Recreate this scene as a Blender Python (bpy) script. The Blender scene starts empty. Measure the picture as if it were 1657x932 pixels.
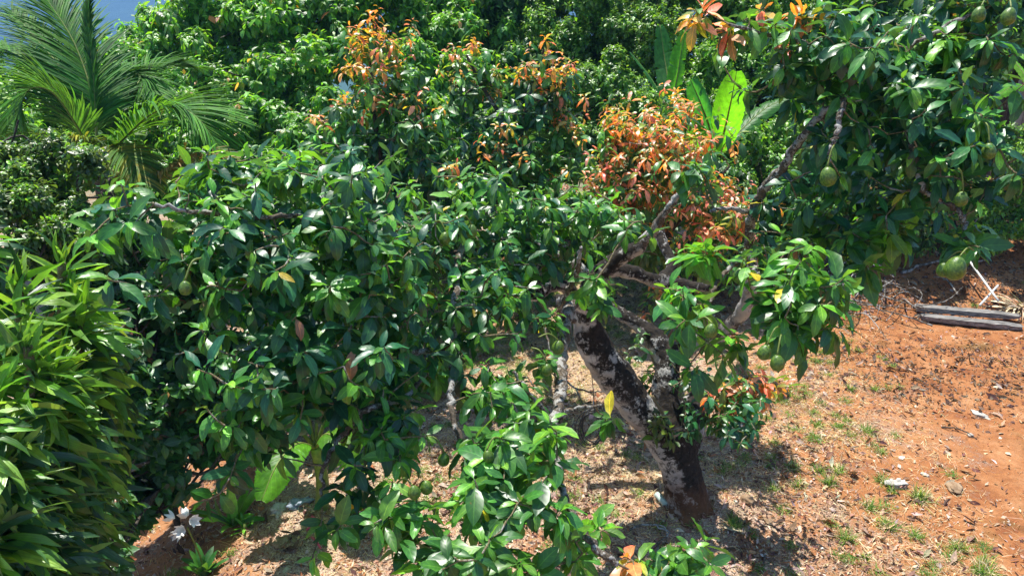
import bpy, bmesh, math, random
import numpy as np
from mathutils import Vector, noise as mnoise

# ------------------------------------------------------------------ camera, sky, sun, exposure
scn = bpy.context.scene
COL = scn.collection
CAM_H, PITCH, FPX = 3.8, math.radians(20), 1228.0
cam_d = bpy.data.cameras.new("camera")
cam = bpy.data.objects.new("camera", cam_d); COL.objects.link(cam)
cam.location = (0, 0, CAM_H); cam.rotation_euler = (math.radians(90) - PITCH, 0, 0)
cam_d.sensor_width = 36; cam_d.lens = 36 * FPX / 1657
cam_d.clip_start = 0.05; cam_d.clip_end = 9000
scn.camera = cam

SUN_ELEV, SUN_AZ = math.radians(72), math.radians(-32)      # azimuth clockwise from +Y (ahead): -68 = left and a little ahead
S = Vector((math.sin(SUN_AZ) * math.cos(SUN_ELEV), math.cos(SUN_AZ) * math.cos(SUN_ELEV), math.sin(SUN_ELEV)))
world = bpy.data.worlds.new("World"); scn.world = world; world.use_nodes = True
wn = world.node_tree.nodes; wl = world.node_tree.links
sky = wn.new("ShaderNodeTexSky"); sky.sky_type = 'NISHITA'; sky.sun_disc = False
sky.sun_elevation = SUN_ELEV; sky.sun_rotation = SUN_AZ; sky.air_density = 1.0; sky.dust_density = 1.0
bg = wn["Background"]; bg.inputs[1].default_value = 0.065
wl.new(sky.outputs[0], bg.inputs[0])
sun_d = bpy.data.lights.new("sun", 'SUN'); sun_d.energy = 5.0; sun_d.angle = math.radians(0.53); sun_d.color = (1, 0.955, 0.88)
sun = bpy.data.objects.new("sun", sun_d); COL.objects.link(sun)
sun.rotation_euler = S.to_track_quat('Z', 'Y').to_euler()
vs = scn.view_settings
vs.view_transform = 'Standard'; vs.look = 'None'; vs.exposure = 1.62; vs.gamma = 1.0; vs.use_curve_mapping = False
scn.render.engine = 'CYCLES'
cy = scn.cycles
cy.max_bounces = 7; cy.diffuse_bounces = 3; cy.glossy_bounces = 2; cy.transmission_bounces = 4; cy.volume_bounces = 0
cy.use_denoising = True

# ------------------------------------------------------------------ helpers
F = np.array([0, math.cos(PITCH), -math.sin(PITCH)]); U = np.array([0, math.sin(PITCH), math.cos(PITCH)]); R = np.array([1.0, 0, 0])
CP = np.array([0, 0, CAM_H])
def at(px, py, d):
    "a point seen at photo pixel (px, py), d metres along the view axis"
    return CP + d * F + (466 - py) / FPX * d * U + (px - 828.5) / FPX * d * R
def unit(v):
    v = np.asarray(v, float); n = np.linalg.norm(v, axis=-1, keepdims=True); return v / np.maximum(n, 1e-9)

_nz = np.random.default_rng(5).random((64, 64))
def vnoise(x, y, f=1.0):
    "smooth 2D value noise 0..1 (vectorised)"
    x = np.asarray(x, float) * f; y = np.asarray(y, float) * f
    xi = np.floor(x).astype(int); yi = np.floor(y).astype(int); fx = x - xi; fy = y - yi
    fx = fx * fx * (3 - 2 * fx); fy = fy * fy * (3 - 2 * fy)
    g = lambda a, b: _nz[a % 64, b % 64]
    return (g(xi, yi) * (1 - fx) + g(xi + 1, yi) * fx) * (1 - fy) + (g(xi, yi + 1) * (1 - fx) + g(xi + 1, yi + 1) * fx) * fy
def sstep(a, b, x):
    t = np.clip((np.asarray(x, float) - a) / (b - a), 0, 1); return t * t * (3 - 2 * t)
def height(x, y):
    x = np.asarray(x, float); y = np.asarray(y, float)
    h = -0.9 * sstep(-1.5, -4.5, x) * sstep(9, 5, y)                     # the yard drops away to the left
    h = h + 0.55 * sstep(9.0, 11.2, y + 0.25 * (6 - x)) * sstep(1.5, 4.5, x)   # low bank behind the yard
    h = h + 0.05 * (vnoise(x, y, .9) - .5) + 0.03 * (vnoise(x + 9, y, 2.7) - .5) + 0.012 * (vnoise(x, y + 7, 8) - .5)
    h = h + .07 * np.exp(-((x - 1.45) ** 2 + (y - 5.25) ** 2) / .14) + .05 * (sstep(.45, .75, vnoise(x + 3, y, .7)) - .5) * sstep(12, 9, y)
    h = h - 60 * sstep(22, 320, np.hypot(x, y))                          # valley
    return h
def gnd(px, py, lift=0.0):
    "where the view ray of photo pixel (px, py) meets the terrain"
    dirv = F + (466 - py) / FPX * U + (px - 828.5) / FPX * R
    d = CAM_H / -dirv[2]
    for _ in range(6):
        p = CP + d * dirv
        d = (CAM_H - float(height(p[0], p[1]))) / -dirv[2]
    p = CP + d * dirv
    return np.array([p[0], p[1], float(height(p[0], p[1])) + lift])

def tag(o, label=None, cat=None, group=None, kind=None):
    if label: o["label"] = label
    if cat: o["category"] = cat
    if group: o["group"] = group
    if kind: o["kind"] = kind
    return o
def thing(name, loc, label, cat, group=None):
    o = bpy.data.objects.new(name, None); COL.objects.link(o); o.location = [float(v) for v in loc]
    o.empty_display_size = 0.2
    return tag(o, label, cat, group)

class Geo:
    "collects grids and tubes; build() links them as ONE mesh object"
    def __init__(s): s.V = []; s.Q = []; s.C = []; s.UV = []; s.M = []; s.n = 0
    def add(s, V, Q, col, uv=None, mi=0):
        V = np.asarray(V, float).reshape(-1, 3); Q = np.asarray(Q, int).reshape(-1, 4)
        col = np.asarray(col, float)
        if col.ndim == 1: col = np.tile(col, (len(V), 1))
        if uv is None: uv = np.zeros((len(V), 2))
        s.V.append(V); s.Q.append(Q + s.n); s.C.append(col); s.UV.append(np.asarray(uv, float).reshape(-1, 2)); s.M.append(np.full(len(Q), mi)); s.n += len(V)
    def build(s, name, mats, parent=None, loc=None, smooth=True):
        V = np.concatenate(s.V); Q = np.concatenate(s.Q); C = np.concatenate(s.C); UV = np.concatenate(s.UV); M = np.concatenate(s.M)
        org = np.zeros(3)
        if parent is not None: org = np.array(parent.matrix_basis.translation if parent.parent is None else parent.location)
        if loc is not None: org = np.asarray(loc, float)
        me = bpy.data.meshes.new(name)
        me.vertices.add(len(V)); me.vertices.foreach_set("co", (V - org).astype(np.float32).ravel())
        me.loops.add(len(Q) * 4); me.loops.foreach_set("vertex_index", Q.astype(np.int32).ravel())
        me.polygons.add(len(Q)); me.polygons.foreach_set("loop_start", np.arange(len(Q), dtype=np.int32) * 4)
        me.polygons.foreach_set("material_index", M.astype(np.int32))
        me.polygons.foreach_set("use_smooth", np.full(len(Q), smooth))
        a = me.attributes.new("Col", 'FLOAT_COLOR', 'POINT')
        a.data.foreach_set("color", np.concatenate([C[:, :3], np.ones((len(C), 1))], 1).astype(np.float32).ravel())
        u = me.uv_layers.new(name="UVMap"); u.data.foreach_set("uv", UV[Q.ravel()].astype(np.float32).ravel())
        me.update(calc_edges=True); me.validate()
        for m in (mats if isinstance(mats, (list, tuple)) else [mats]): me.materials.append(m)
        o = bpy.data.objects.new(name, me); COL.objects.link(o)
        if parent is not None: o.parent = parent
        if loc is not None: o.location = [float(v) for v in loc]
        return o

_gq = {}
def gridq(a, b):
    "quads of an a x b vertex grid"
    if (a, b) not in _gq:
        i = np.arange(a * b).reshape(a, b)
        _gq[(a, b)] = np.stack([i[:-1, :-1], i[:-1, 1:], i[1:, 1:], i[1:, :-1]], -1).reshape(-1, 4)
    return _gq[(a, b)]

PROF = {
 'avocado': ([0, .10, .24, .42, .64, .85, 1], [.05, .07, .66, 1, .98, .62, .03]),
 'broad':   ([0, .12, .38, .70, 1], [.06, .35, 1, .75, .05]),
 'small':   ([0, .5, 1], [.12, 1, .06]),
 'strap':   ([0, .15, .35, .55, .72, .88, 1], [.55, .8, 1, 1, .85, .5, .04]),
 'blade':   ([0, .5, 1], [1, .7, .05]),
 'chip':    ([0, .45, 1], [.25, 1, .15]),
}
def leaves(geo, rng, P, D, N, L, W, curl, fold, col, prof='avocado', mi=0, wave=.12, twist=.35, sb=.10):
    "n leaves: base P, direction D, upper-face normal N, length L, half width W, curl (droop angle), fold (V angle)"
    P = np.asarray(P, float); n = len(P)
    if n == 0: return
    t, w = map(np.array, PROF[prof]); m = len(t)
    D = unit(D); N = N - (N * D).sum(-1, keepdims=True) * D; N = unit(N); Sd = np.cross(D, N)
    bc = lambda v: np.broadcast_to(np.asarray(v, float), (n,))
    L = bc(L); W = bc(W); curl = bc(curl); fold = bc(fold)
    th = curl[:, None] * (t[None, :] ** 1.3)
    dt = np.diff(t, prepend=0)
    dx = np.cumsum(np.cos(th) * dt, 1) * L[:, None]; dz = np.cumsum(-np.sin(th) * dt, 1) * L[:, None]
    side_bend = rng.normal(0, sb, n)[:, None] * t[None, :] ** 2 * L[:, None]
    mid = P[:, None] + dx[..., None] * D[:, None] + dz[..., None] * N[:, None] + side_bend[..., None] * Sd[:, None]
    nn = np.cos(th)[..., None] * N[:, None] + np.sin(th)[..., None] * D[:, None]
    ww = W[:, None] * w[None, :]
    out = np.empty((n, m, 3, 3)); out[:, :, 1] = mid
    tw = rng.normal(0, twist, n)[:, None] * t[None, :]
    for k, sg in ((0, -1), (2, 1)):
        ff = fold[:, None] + rng.normal(0, wave, (n, m)) + sg * tw
        out[:, :, k] = mid + (sg * ww * np.cos(ff))[..., None] * Sd[:, None] + (ww * np.sin(ff))[..., None] * nn
    Q = gridq(m, 3)[None] + (np.arange(n) * m * 3)[:, None, None]
    uv = np.empty((n, m, 3, 2)); uv[..., 0] = np.array([0, .5, 1])[None, None]; uv[..., 1] = t[None, :, None]
    col = np.asarray(col, float)
    if col.ndim == 1: col = np.tile(col, (n, 1))
    C = np.repeat(col, m * 3, 0)
    geo.add(out.reshape(-1, 3), Q.reshape(-1, 4), C, uv.reshape(-1, 2), mi)

def tube(geo, pts, rad, sides=7, col=(.2, .15, .1), mi=0, rough=0.0, cap=True, rng=None):
    pts = np.asarray(pts, float); m = len(pts); rad = np.broadcast_to(np.asarray(rad, float), (m,)).copy()
    T = unit(np.gradient(pts, axis=0)); ref = np.array([0, 0, 1.0]) if abs(T[0][2]) < .9 else np.array([1.0, 0, 0])
    a = unit(np.cross(T[0], ref)); A = [a]
    for i in range(1, m):
        a = A[-1] - (A[-1] @ T[i]) * T[i]; A.append(a / max(np.linalg.norm(a), 1e-6))
    A = np.array(A); B = np.cross(T, A)
    ang = np.linspace(0, 2 * np.pi, sides, endpoint=False)
    rr = rad[:, None] * np.ones(sides)
    if rough and rng is not None: rr = rr * (1 + rng.normal(0, rough, rr.shape))
    V = pts[:, None] + rr[..., None] * (np.cos(ang)[None, :, None] * A[:, None] + np.sin(ang)[None, :, None] * B[:, None])
    i = np.arange(m * sides).reshape(m, sides); j = np.roll(i, -1, 1)
    Q = np.stack([i[:-1], j[:-1], j[1:], i[1:]], -1).reshape(-1, 4)
    V = V.reshape(-1, 3)
    if cap:
        V = np.concatenate([V, pts[:1], pts[-1:]]); c0, c1 = m * sides, m * sides + 1
        q0 = np.stack([np.full(sides // 2 + sides % 2, c0), np.roll(i[0], -2)[0::2], np.roll(i[0], -1)[0::2], i[0][0::2]], -1)
        q1 = np.stack([np.full(sides // 2 + sides % 2, c1), i[-1][0::2], np.roll(i[-1], -1)[0::2], np.roll(i[-1], -2)[0::2]], -1)
        if sides % 2 == 0: Q = np.concatenate([Q, q0, q1])
    uv = np.zeros((len(V), 2))
    geo.add(V, Q, col, uv, mi)
def smoothpath(pts, n=6, extra=None):
    "Catmull-Rom through pts; extra = values (radii) interpolated along"
    P = np.asarray(pts, float); m = len(P)
    if m < 3:
        tt = np.linspace(0, 1, n)[:, None]; out = P[0] * (1 - tt) + P[-1] * tt
        return (out, np.interp(np.linspace(0, 1, n), np.linspace(0, 1, m), extra)) if extra is not None else out
    Pe = np.concatenate([[2 * P[0] - P[1]], P, [2 * P[-1] - P[-2]]]); out = []; ev = []
    for i in range(m - 1):
        p0, p1, p2, p3 = Pe[i:i + 4]
        for k in range(n):
            t = k / n; out.append(.5 * (2 * p1 + (p2 - p0) * t + (2 * p0 - 5 * p1 + 4 * p2 - p3) * t * t + (3 * p1 - p0 - 3 * p2 + p3) * t ** 3))
            ev.append(i + t)
    out.append(P[-1]); ev.append(m - 1)
    if extra is not None: return np.array(out), np.interp(ev, np.arange(m), extra)
    return np.array(out)

# ------------------------------------------------------------------ materials
def newmat(name):
    m = bpy.data.materials.new(name); m.use_nodes = True; return m, m.node_tree.nodes, m.node_tree.links
def mathn(nt, op, a, b=None, c=None, clamp=False):
    n = nt.nodes.new("ShaderNodeMath"); n.operation = op; n.use_clamp = clamp
    for k, v in enumerate((a, b, c)):
        if v is None: continue
        if isinstance(v, (int, float)): n.inputs[k].default_value = v
        else: nt.links.new(v, n.inputs[k])
    return n.outputs[0]
def mixc(nt, fac, a, b, mode='MIX'):
    n = nt.nodes.new("ShaderNodeMix"); n.data_type = 'RGBA'; n.blend_type = mode
    for sock, v in ((n.inputs[0], fac), (n.inputs[6], a), (n.inputs[7], b)):
        if isinstance(v, (int, float)): sock.default_value = v
        elif isinstance(v, (tuple, list)): sock.default_value = (*v[:3], 1)
        else: nt.links.new(v, sock)
    return n.outputs[2]
def noise_n(nt, vec, scale, detail=4, rough=.55, dist=0):
    n = nt.nodes.new("ShaderNodeTexNoise"); n.inputs["Scale"].default_value = scale; n.inputs["Detail"].default_value = detail
    n.inputs["Roughness"].default_value = rough; n.inputs["Distortion"].default_value = dist
    if vec is not None: nt.links.new(vec, n.inputs["Vector"])
    return n.outputs["Fac"]
def ramp(nt, fac, stops):
    n = nt.nodes.new("ShaderNodeValToRGB"); e = n.color_ramp.elements
    while len(e) < len(stops): e.new(0.5)
    for k, (p, c) in enumerate(stops):
        e[k].position = p; e[k].color = (*c, 1) if len(c) == 3 else c
    nt.links.new(fac, n.inputs[0]); return n.outputs[0]
def bump(nt, h, strength, dist=.01, normal=None):
    n = nt.nodes.new("ShaderNodeBump"); n.inputs["Strength"].default_value = strength; n.inputs["Distance"].default_value = dist
    nt.links.new(h, n.inputs["Height"]); return n.outputs[0]

def leafmat(name, rough=.38, trans=.3, vein=.5, side=18, stripes=False, spec=.5, pale=1.35, bmp=.25, spots=False, transtint=(2.2, 2.3, .5)):
    m, n, l = newmat(name); nt = m.node_tree; b = n["Principled BSDF"]; out = n["Material Output"]
    at_ = n.new("ShaderNodeAttribute"); at_.attribute_name = "Col"
    uvn = n.new("ShaderNodeUVMap"); sep = n.new("ShaderNodeSeparateXYZ"); l.new(uvn.outputs[0], sep.inputs[0])
    u = mathn(nt, 'SUBTRACT', sep.outputs[0], .5); au = mathn(nt, 'ABSOLUTE', u)
    tc = n.new("ShaderNodeTexCoord")
    nz = noise_n(nt, tc.outputs["Object"], 22, 3)
    base = mixc(nt, 1.0, at_.outputs["Color"], ramp(nt, nz, [(0.3, (.72, .72, .72)), (0.7, (1.25, 1.25, 1.15))]), 'MULTIPLY')
    if stripes:
        s = mathn(nt, 'SINE', mathn(nt, 'MULTIPLY', u, side * 2.0)); vein_f = mathn(nt, 'MULTIPLY', mathn(nt, 'ADD', s, 1), .5)
        hgt = vein_f
        base = mixc(nt, mathn(nt, 'MULTIPLY', vein_f, .35), base, mixc(nt, 1.0, base, (1.7, 1.5, 1.5), 'MULTIPLY'))
    else:
        mid = mathn(nt, 'LESS_THAN', au, .035)
        s = mathn(nt, 'SINE', mathn(nt, 'SUBTRACT', mathn(nt, 'MULTIPLY', sep.outputs[1], side * 4.0), mathn(nt, 'MULTIPLY', au, side * 1.6)))
        sv = mathn(nt, 'GREATER_THAN', s, .90)
        vv = mathn(nt, 'MAXIMUM', mid, mathn(nt, 'MULTIPLY', sv, .35))
        base = mixc(nt, mathn(nt, 'MULTIPLY', vv, vein), base, mixc(nt, 1.0, base, (3.2, 2.4, 2.2), 'MULTIPLY'))
        hgt = s
    geo_n = n.new("ShaderNodeNewGeometry")
    if spots:
        sp_ = ramp(nt, noise_n(nt, geo_n.outputs["Position"], 38, 3, .6), [(.685, (0, 0, 0)), (.71, (1, 1, 1))]); base = mixc(nt, mathn(nt, 'MULTIPLY', sp_, .75), base, (.16, .11, .03))
    under = mixc(nt, 1.0, mixc(nt, .25, base, (.16, .2, .12)), (pale, pale, pale), 'MULTIPLY')
    base2 = mixc(nt, geo_n.outputs["Backfacing"], base, under)
    l.new(base2, b.inputs["Base Color"])
    rg = mathn(nt, 'ADD', mathn(nt, 'MULTIPLY', geo_n.outputs["Backfacing"], .3), mathn(nt, 'ADD', mathn(nt, 'MULTIPLY', nz, .25), rough - .12))
    l.new(rg, b.inputs["Roughness"]); b.inputs["Specular IOR Level"].default_value = spec
    l.new(bump(nt, hgt, bmp, .003), b.inputs["Normal"])
    tr = n.new("ShaderNodeBsdfTranslucent"); l.new(mixc(nt, 1.0, base2, transtint, 'MULTIPLY'), tr.inputs[0])
    mx = n.new("ShaderNodeMixShader"); mx.inputs[0].default_value = trans
    l.new(b.outputs[0], mx.inputs[1]); l.new(tr.outputs[0], mx.inputs[2]); l.new(mx.outputs[0], out.inputs[0])
    return m
M = {}
M['avo'] = leafmat("avocado_leaf", rough=.38, trans=.26, vein=.5, side=9, spec=.66, bmp=.05, spots=True)
M['bgleaf'] = leafmat("broadleaf", rough=.38, trans=.38, vein=.2, side=8, spec=.65)
M['smallleaf'] = leafmat("small_leaf", rough=.36, trans=.3, vein=.1, side=4, spec=.55)
M['strap'] = leafmat("strap_leaf", rough=.36, trans=.24, side=14, stripes=True, spec=.65, spots=True)
M['palm'] = leafmat("palm_leaflet", rough=.6, trans=.3, side=3, stripes=True, spec=.22, pale=1.0)
M['banana'] = leafmat("banana_leaf", rough=.42, trans=.6, vein=.3, side=22, spec=.4)
M['grass'] = leafmat("grass_blade", rough=.55, trans=.3, side=2, stripes=True, spec=.3)
M['dry'] = leafmat("dry_leaf", rough=.8, trans=.12, vein=.3, side=5, spec=.15, transtint=(1.2, 1, .7), pale=1.0)

def barkmat(name, dark=(.018, .016, .013), mid=(.10, .075, .055), lichen=(.48, .47, .44), amount=.52, base=None, scale=7, moss=False):
    m, n, l = newmat(name); nt = m.node_tree; b = n["Principled BSDF"]
    g = n.new("ShaderNodeNewGeometry"); pos = g.outputs["Position"]
    n1 = noise_n(nt, pos, scale, 7, .62, .4); n2 = noise_n(nt, pos, scale * 6, 5, .7); n3 = noise_n(nt, pos, scale * .35, 2)
    c = mixc(nt, ramp(nt, n2, [(.35, (0, 0, 0)), (.7, (1, 1, 1))]), dark, mid)
    la = mathn(nt, 'ADD', mathn(nt, 'MULTIPLY', n1, .75), mathn(nt, 'MULTIPLY', n3, .35))
    lm = ramp(nt, mathn(nt, 'ADD', la, mathn(nt, 'MULTIPLY', mathn(nt, 'SUBTRACT', n2, .5), .35)), [(amount, (0, 0, 0)), (amount + .05, (1, 1, 1))])
    c = mixc(nt, mathn(nt, 'MULTIPLY', lm, .92), c, mixc(nt, n2, tuple(v * .55 for v in lichen), lichen))
    if moss:
        sn = n.new("ShaderNodeSeparateXYZ"); l.new(g.outputs["Normal"], sn.inputs[0])
        t_ = mathn(nt, 'ADD', mathn(nt, 'MULTIPLY', sn.outputs[2], .55), mathn(nt, 'ADD', mathn(nt, 'MULTIPLY', sn.outputs[0], .28), mathn(nt, 'MULTIPLY', mathn(nt, 'SUBTRACT', mathn(nt, 'ADD', mathn(nt, 'MULTIPLY', n1, .75), mathn(nt, 'MULTIPLY', n2, .35)), .435), 3.4)))
        pale = ramp(nt, t_, [(0, (1, 1, 1)), (.30, (0, 0, 0))]); n4 = noise_n(nt, pos, 3.5, 4)
        c = mixc(nt, mathn(nt, 'MULTIPLY', pale, .9), c, mixc(nt, ramp(nt, n4, [(.35, (0, 0, 0)), (.65, (1, 1, 1))]), (.27, .24, .22), (.66, .65, .62)))
    if base:
        sp = n.new("ShaderNodeSeparateXYZ"); l.new(pos, sp.inputs[0])
        z = mathn(nt, 'ADD', sp.outputs[2], mathn(nt, 'MULTIPLY', mathn(nt, 'SUBTRACT', n1, .5), .7))
        c = mixc(nt, mathn(nt, 'MULTIPLY', ramp(nt, z, [(.0, (1, 1, 1)), (.36, (0, 0, 0))]), .5), c, mixc(nt, n2, base, tuple(v * 2.4 for v in base)))
    l.new(c, b.inputs["Base Color"]); b.inputs["Roughness"].default_value = .88; b.inputs["Specular IOR Level"].default_value = .2
    h = mathn(nt, 'ADD', n1, mathn(nt, 'MULTIPLY', n2, .6)); l.new(bump(nt, h, .9, .02), b.inputs["Normal"])
    return m
M['trunk'] = barkmat("lichened_bark", dark=(.010, .009, .008), mid=(.045, .035, .026), base=(.16, .065, .025), amount=.60, scale=6, moss=True)
M['limb'] = barkmat("limb_bark", dark=(.05, .04, .03), mid=(.2, .16, .12), amount=.54, scale=14)
M['bgbark'] = barkmat("dark_bark", dark=(.03, .025, .02), mid=(.12, .1, .08), amount=.64)
M['twig'] = barkmat("twig_bark", dark=(.12, .10, .05), mid=(.34, .27, .16), amount=.6, scale=20)

def plain(name, c1, c2, scale=20, rough=.7, bmp=.3, spec=.3, attr=False, det=5):
    m, n, l = newmat(name); nt = m.node_tree; b = n["Principled BSDF"]
    g = n.new("ShaderNodeTexCoord"); nz = noise_n(nt, g.outputs["Object"], scale, det, .65)
    c = ramp(nt, nz, [(.35, c1), (.68, c2)])
    if attr:
        a = n.new("ShaderNodeAttribute"); a.attribute_name = "Col"; c = mixc(nt, 1.0, c, a.outputs[0], 'MULTIPLY')
    l.new(c, b.inputs["Base Color"]); b.inputs["Roughness"].default_value = rough; b.inputs["Specular IOR Level"].default_value = spec
    l.new(bump(nt, nz, bmp, .01), b.inputs["Normal"]); return m
M['fruit'] = plain("avocado_skin", (.028, .085, .010), (.15, .24, .03), 90, .38, .25, .5)
M['stalk'] = plain("green_stalk", (.10, .15, .03), (.2, .24, .05), 40, .5)
M['wood'] = plain("weathered_wood", (.07, .065, .06), (.36, .34, .31), 18, .9, .6, .1, det=9)
m_, n_, l_ = M['wood'], M['wood'].node_tree.nodes, M['wood'].node_tree.links
mp_ = n_.new("ShaderNodeMapping"); mp_.inputs["Scale"].default_value = (.12, 2.5, 2.5); tcw = n_.new("ShaderNodeTexCoord"); l_.new(tcw.outputs["Object"], mp_.inputs[0])
for q_ in n_:
    if q_.type == 'TEX_NOISE': l_.new(mp_.outputs[0], q_.inputs["Vector"])
M['pipe'] = plain("pale_pipe", (.5, .5, .47), (.68, .68, .64), 9, .5, .1)
M['tube'] = plain("glassy_tube", (.35, .45, .40), (.5, .6, .52), 14, .3, .1, .5)
M['wire'] = plain("black_cable", (.012, .012, .012), (.03, .03, .03), 30, .45, .1, .5)
M['stone'] = plain("stone", (.18, .11, .06), (.38, .27, .17), 14, .9, .6, .2)
M['palestone'] = plain("pale_crust", (.3, .27, .22), (.62, .6, .55), 22, .9, .8, .2)
M['petal'] = plain("white_petal", (.72, .72, .68), (.85, .85, .82), 30, .5, .1, .3)
M['rag'] = plain("grey_cloth", (.16, .2, .26), (.32, .36, .42), 30, .8)
M['ribbon'] = plain("pink_strip", (.45, .05, .09), (.6, .1, .14), 30, .5)
M['litter'] = plain("dry_stick", (.75, .75, .75), (1.2, 1.2, 1.2), 60, .9, .3, .1, attr=True)

# ------------------------------------------------------------------ ground, valley and mountain
def ground_material():
    m, n, l = newmat("red_clay"); nt = m.node_tree; b = n["Principled BSDF"]
    g = n.new("ShaderNodeNewGeometry"); pos = g.outputs["Position"]; sp = n.new("ShaderNodeSeparateXYZ"); l.new(pos, sp.inputs[0])
    n_lo = noise_n(nt, pos, .55, 4, .6, .3); n_mid = noise_n(nt, pos, 3.2, 6, .65, .4); n_hi = noise_n(nt, pos, 26, 6, .7); n_vh = noise_n(nt, pos, 95, 4, .7)
    clay = ramp(nt, n_mid, [(.28, (.24, .078, .032)), (.5, (.43, .18, .070)), (.72, (.56, .29, .14))])
    clay = mixc(nt, ramp(nt, n_hi, [(.35, (0, 0, 0)), (.7, (1, 1, 1))]), mixc(nt, 1.0, clay, (.72, .7, .68), 'MULTIPLY'), clay)
    litter = ramp(nt, n_vh, [(.34, (.09, .05, .035)), (.48, (.38, .25, .17)), (.62, (.66, .55, .43))])
    # trodden clay runs along the right and shows in patches elsewhere; litter and straw cover the rest
    path = mathn(nt, 'ADD', sp.outputs[0], mathn(nt, 'MULTIPLY', mathn(nt, 'SUBTRACT', sp.outputs[1], 5.0), -.12))
    f = mathn(nt, 'ADD', mathn(nt, 'MULTIPLY', path, .175), mathn(nt, 'MULTIPLY', n_lo, .85))
    f = mathn(nt, 'ADD', f, mathn(nt, 'MULTIPLY', mathn(nt, 'SUBTRACT', n_mid, .5), .9))
    f = mathn(nt, 'ADD', f, mathn(nt, 'MULTIPLY', mathn(nt, 'SUBTRACT', n_hi, .5), .6))
    f = mathn(nt, 'ADD', f, mathn(nt, 'MULTIPLY', mathn(nt, 'SUBTRACT', -1.1, sp.outputs[0]), .8, clamp=True))
    fm = ramp(nt, f, [(.70, (0, 0, 0)), (1.0, (1, 1, 1))]); f2 = ramp(nt, mathn(nt, 'ADD', mathn(nt, 'MULTIPLY', noise_n(nt, pos, 1.7, 5, .7, .6), 1.0), mathn(nt, 'MULTIPLY', mathn(nt, 'SUBTRACT', n_hi, .5), .5)), [(.52, (0, 0, 0)), (.62, (1, 1, 1))]); fm = mathn(nt, 'MAXIMUM', fm, mathn(nt, 'MULTIPLY', f2, .8))
    c = mixc(nt, fm, litter, clay)
    moss = ramp(nt, noise_n(nt, pos, 1.15, 5, .65, .5), [(.57, (0, 0, 0)), (.68, (1, 1, 1))])
    c = mixc(nt, mathn(nt, 'MULTIPLY', moss, .6), c, mixc(nt, n_vh, (.05, .045, .012), (.15, .11, .035)))
    far = ramp(nt, mathn(nt, 'MULTIPLY', sp.outputs[1], .02), [(.26, (0, 0, 0)), (.42, (1, 1, 1))])
    c = mixc(nt, far, c, mixc(nt, n_mid, (.03, .07, .02), (.07, .13, .03)))
    l.new(c, b.inputs["Base Color"]); b.inputs["Roughness"].default_value = .95; b.inputs["Specular IOR Level"].default_value = .15
    h = mathn(nt, 'ADD', mathn(nt, 'MULTIPLY', n_hi, 1.0), mathn(nt, 'MULTIPLY', n_vh, .5)); l.new(bump(nt, h, .9, .025), b.inputs["Normal"])
    return m
xs = np.concatenate([-np.geomspace(4500, 9, 30), np.arange(-8, 9.01, .06), np.geomspace(9.5, 4500, 30)])
ys = np.concatenate([-np.geomspace(400, 1, 10), np.arange(0, 14.01, .06), np.geomspace(14.5, 5000, 36)])
X, Y = np.meshgrid(xs, ys, indexing='ij'); Z = height(X, Y)
near = (np.abs(X) < 8.5) & (Y > 0) & (Y < 14)
Z = Z + near * .014 * (vnoise(X, Y, 15.0) - .5)
g = Geo(); g.add(np.stack([X, Y, Z], -1), gridq(*X.shape)[:, ::-1], (1, 1, 1)); g.build("ground", ground_material()).__setitem__("kind", "structure")

def mountain():
    m, n, l = newmat("forested_slope"); nt = m.node_tree; b = n["Principled BSDF"]
    gg = n.new("ShaderNodeNewGeometry"); nz = noise_n(nt, gg.outputs["Position"], .012, 8, .7)
    l.new(ramp(nt, nz, [(.35, (.015, .035, .02)), (.65, (.06, .11, .05))]), b.inputs["Base Color"]); b.inputs["Roughness"].default_value = 1
    l.new(bump(nt, nz, 1, 30), b.inputs["Normal"])
    xs = np.linspace(-3600, 3600, 160); ys = np.linspace(900, 3600, 80); X, Y = np.meshgrid(xs, ys, indexing='ij')
    t = sstep(900, 2500, Y); r = vnoise(X, Y, 1 / 420.) * .55 + vnoise(X, Y, 1 / 160.) * .3 + vnoise(X, Y, 1 / 60.) * .15
    Z = -75 + t * (330 + 240 * (vnoise(X, Y * 0, 1 / 900.) - .5)) + (r - .5) * 260 * t
    g = Geo(); g.add(np.stack([X, Y, Z], -1), gridq(*X.shape)[:, ::-1], (1, 1, 1)); g.build("mountain", m)["kind"] = "structure"
mountain()

def haze():
    g = Geo(); V = [(x, y, z) for x in (-4700, 4700) for y in (-450, 5100) for z in (-420, 620)]
    g.add(V, [(0, 1, 3, 2), (4, 6, 7, 5), (0, 4, 5, 1), (2, 3, 7, 6), (0, 2, 6, 4), (1, 5, 7, 3)], (1, 1, 1))
    m, n, l = newmat("hazy_air"); n.remove(n["Principled BSDF"]); v = n.new("ShaderNodeVolumePrincipled"); v.inputs["Color"].default_value = (.22, .50, 1, 1); v.inputs["Density"].default_value = HAZE
    l.new(v.outputs[0], n["Material Output"].inputs["Volume"]); o = g.build("haze", m, smooth=False); o["kind"] = "stuff"; o["label"] = "thin blue haze in front of the far mountain"
HAZE = .0009
haze()

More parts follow.
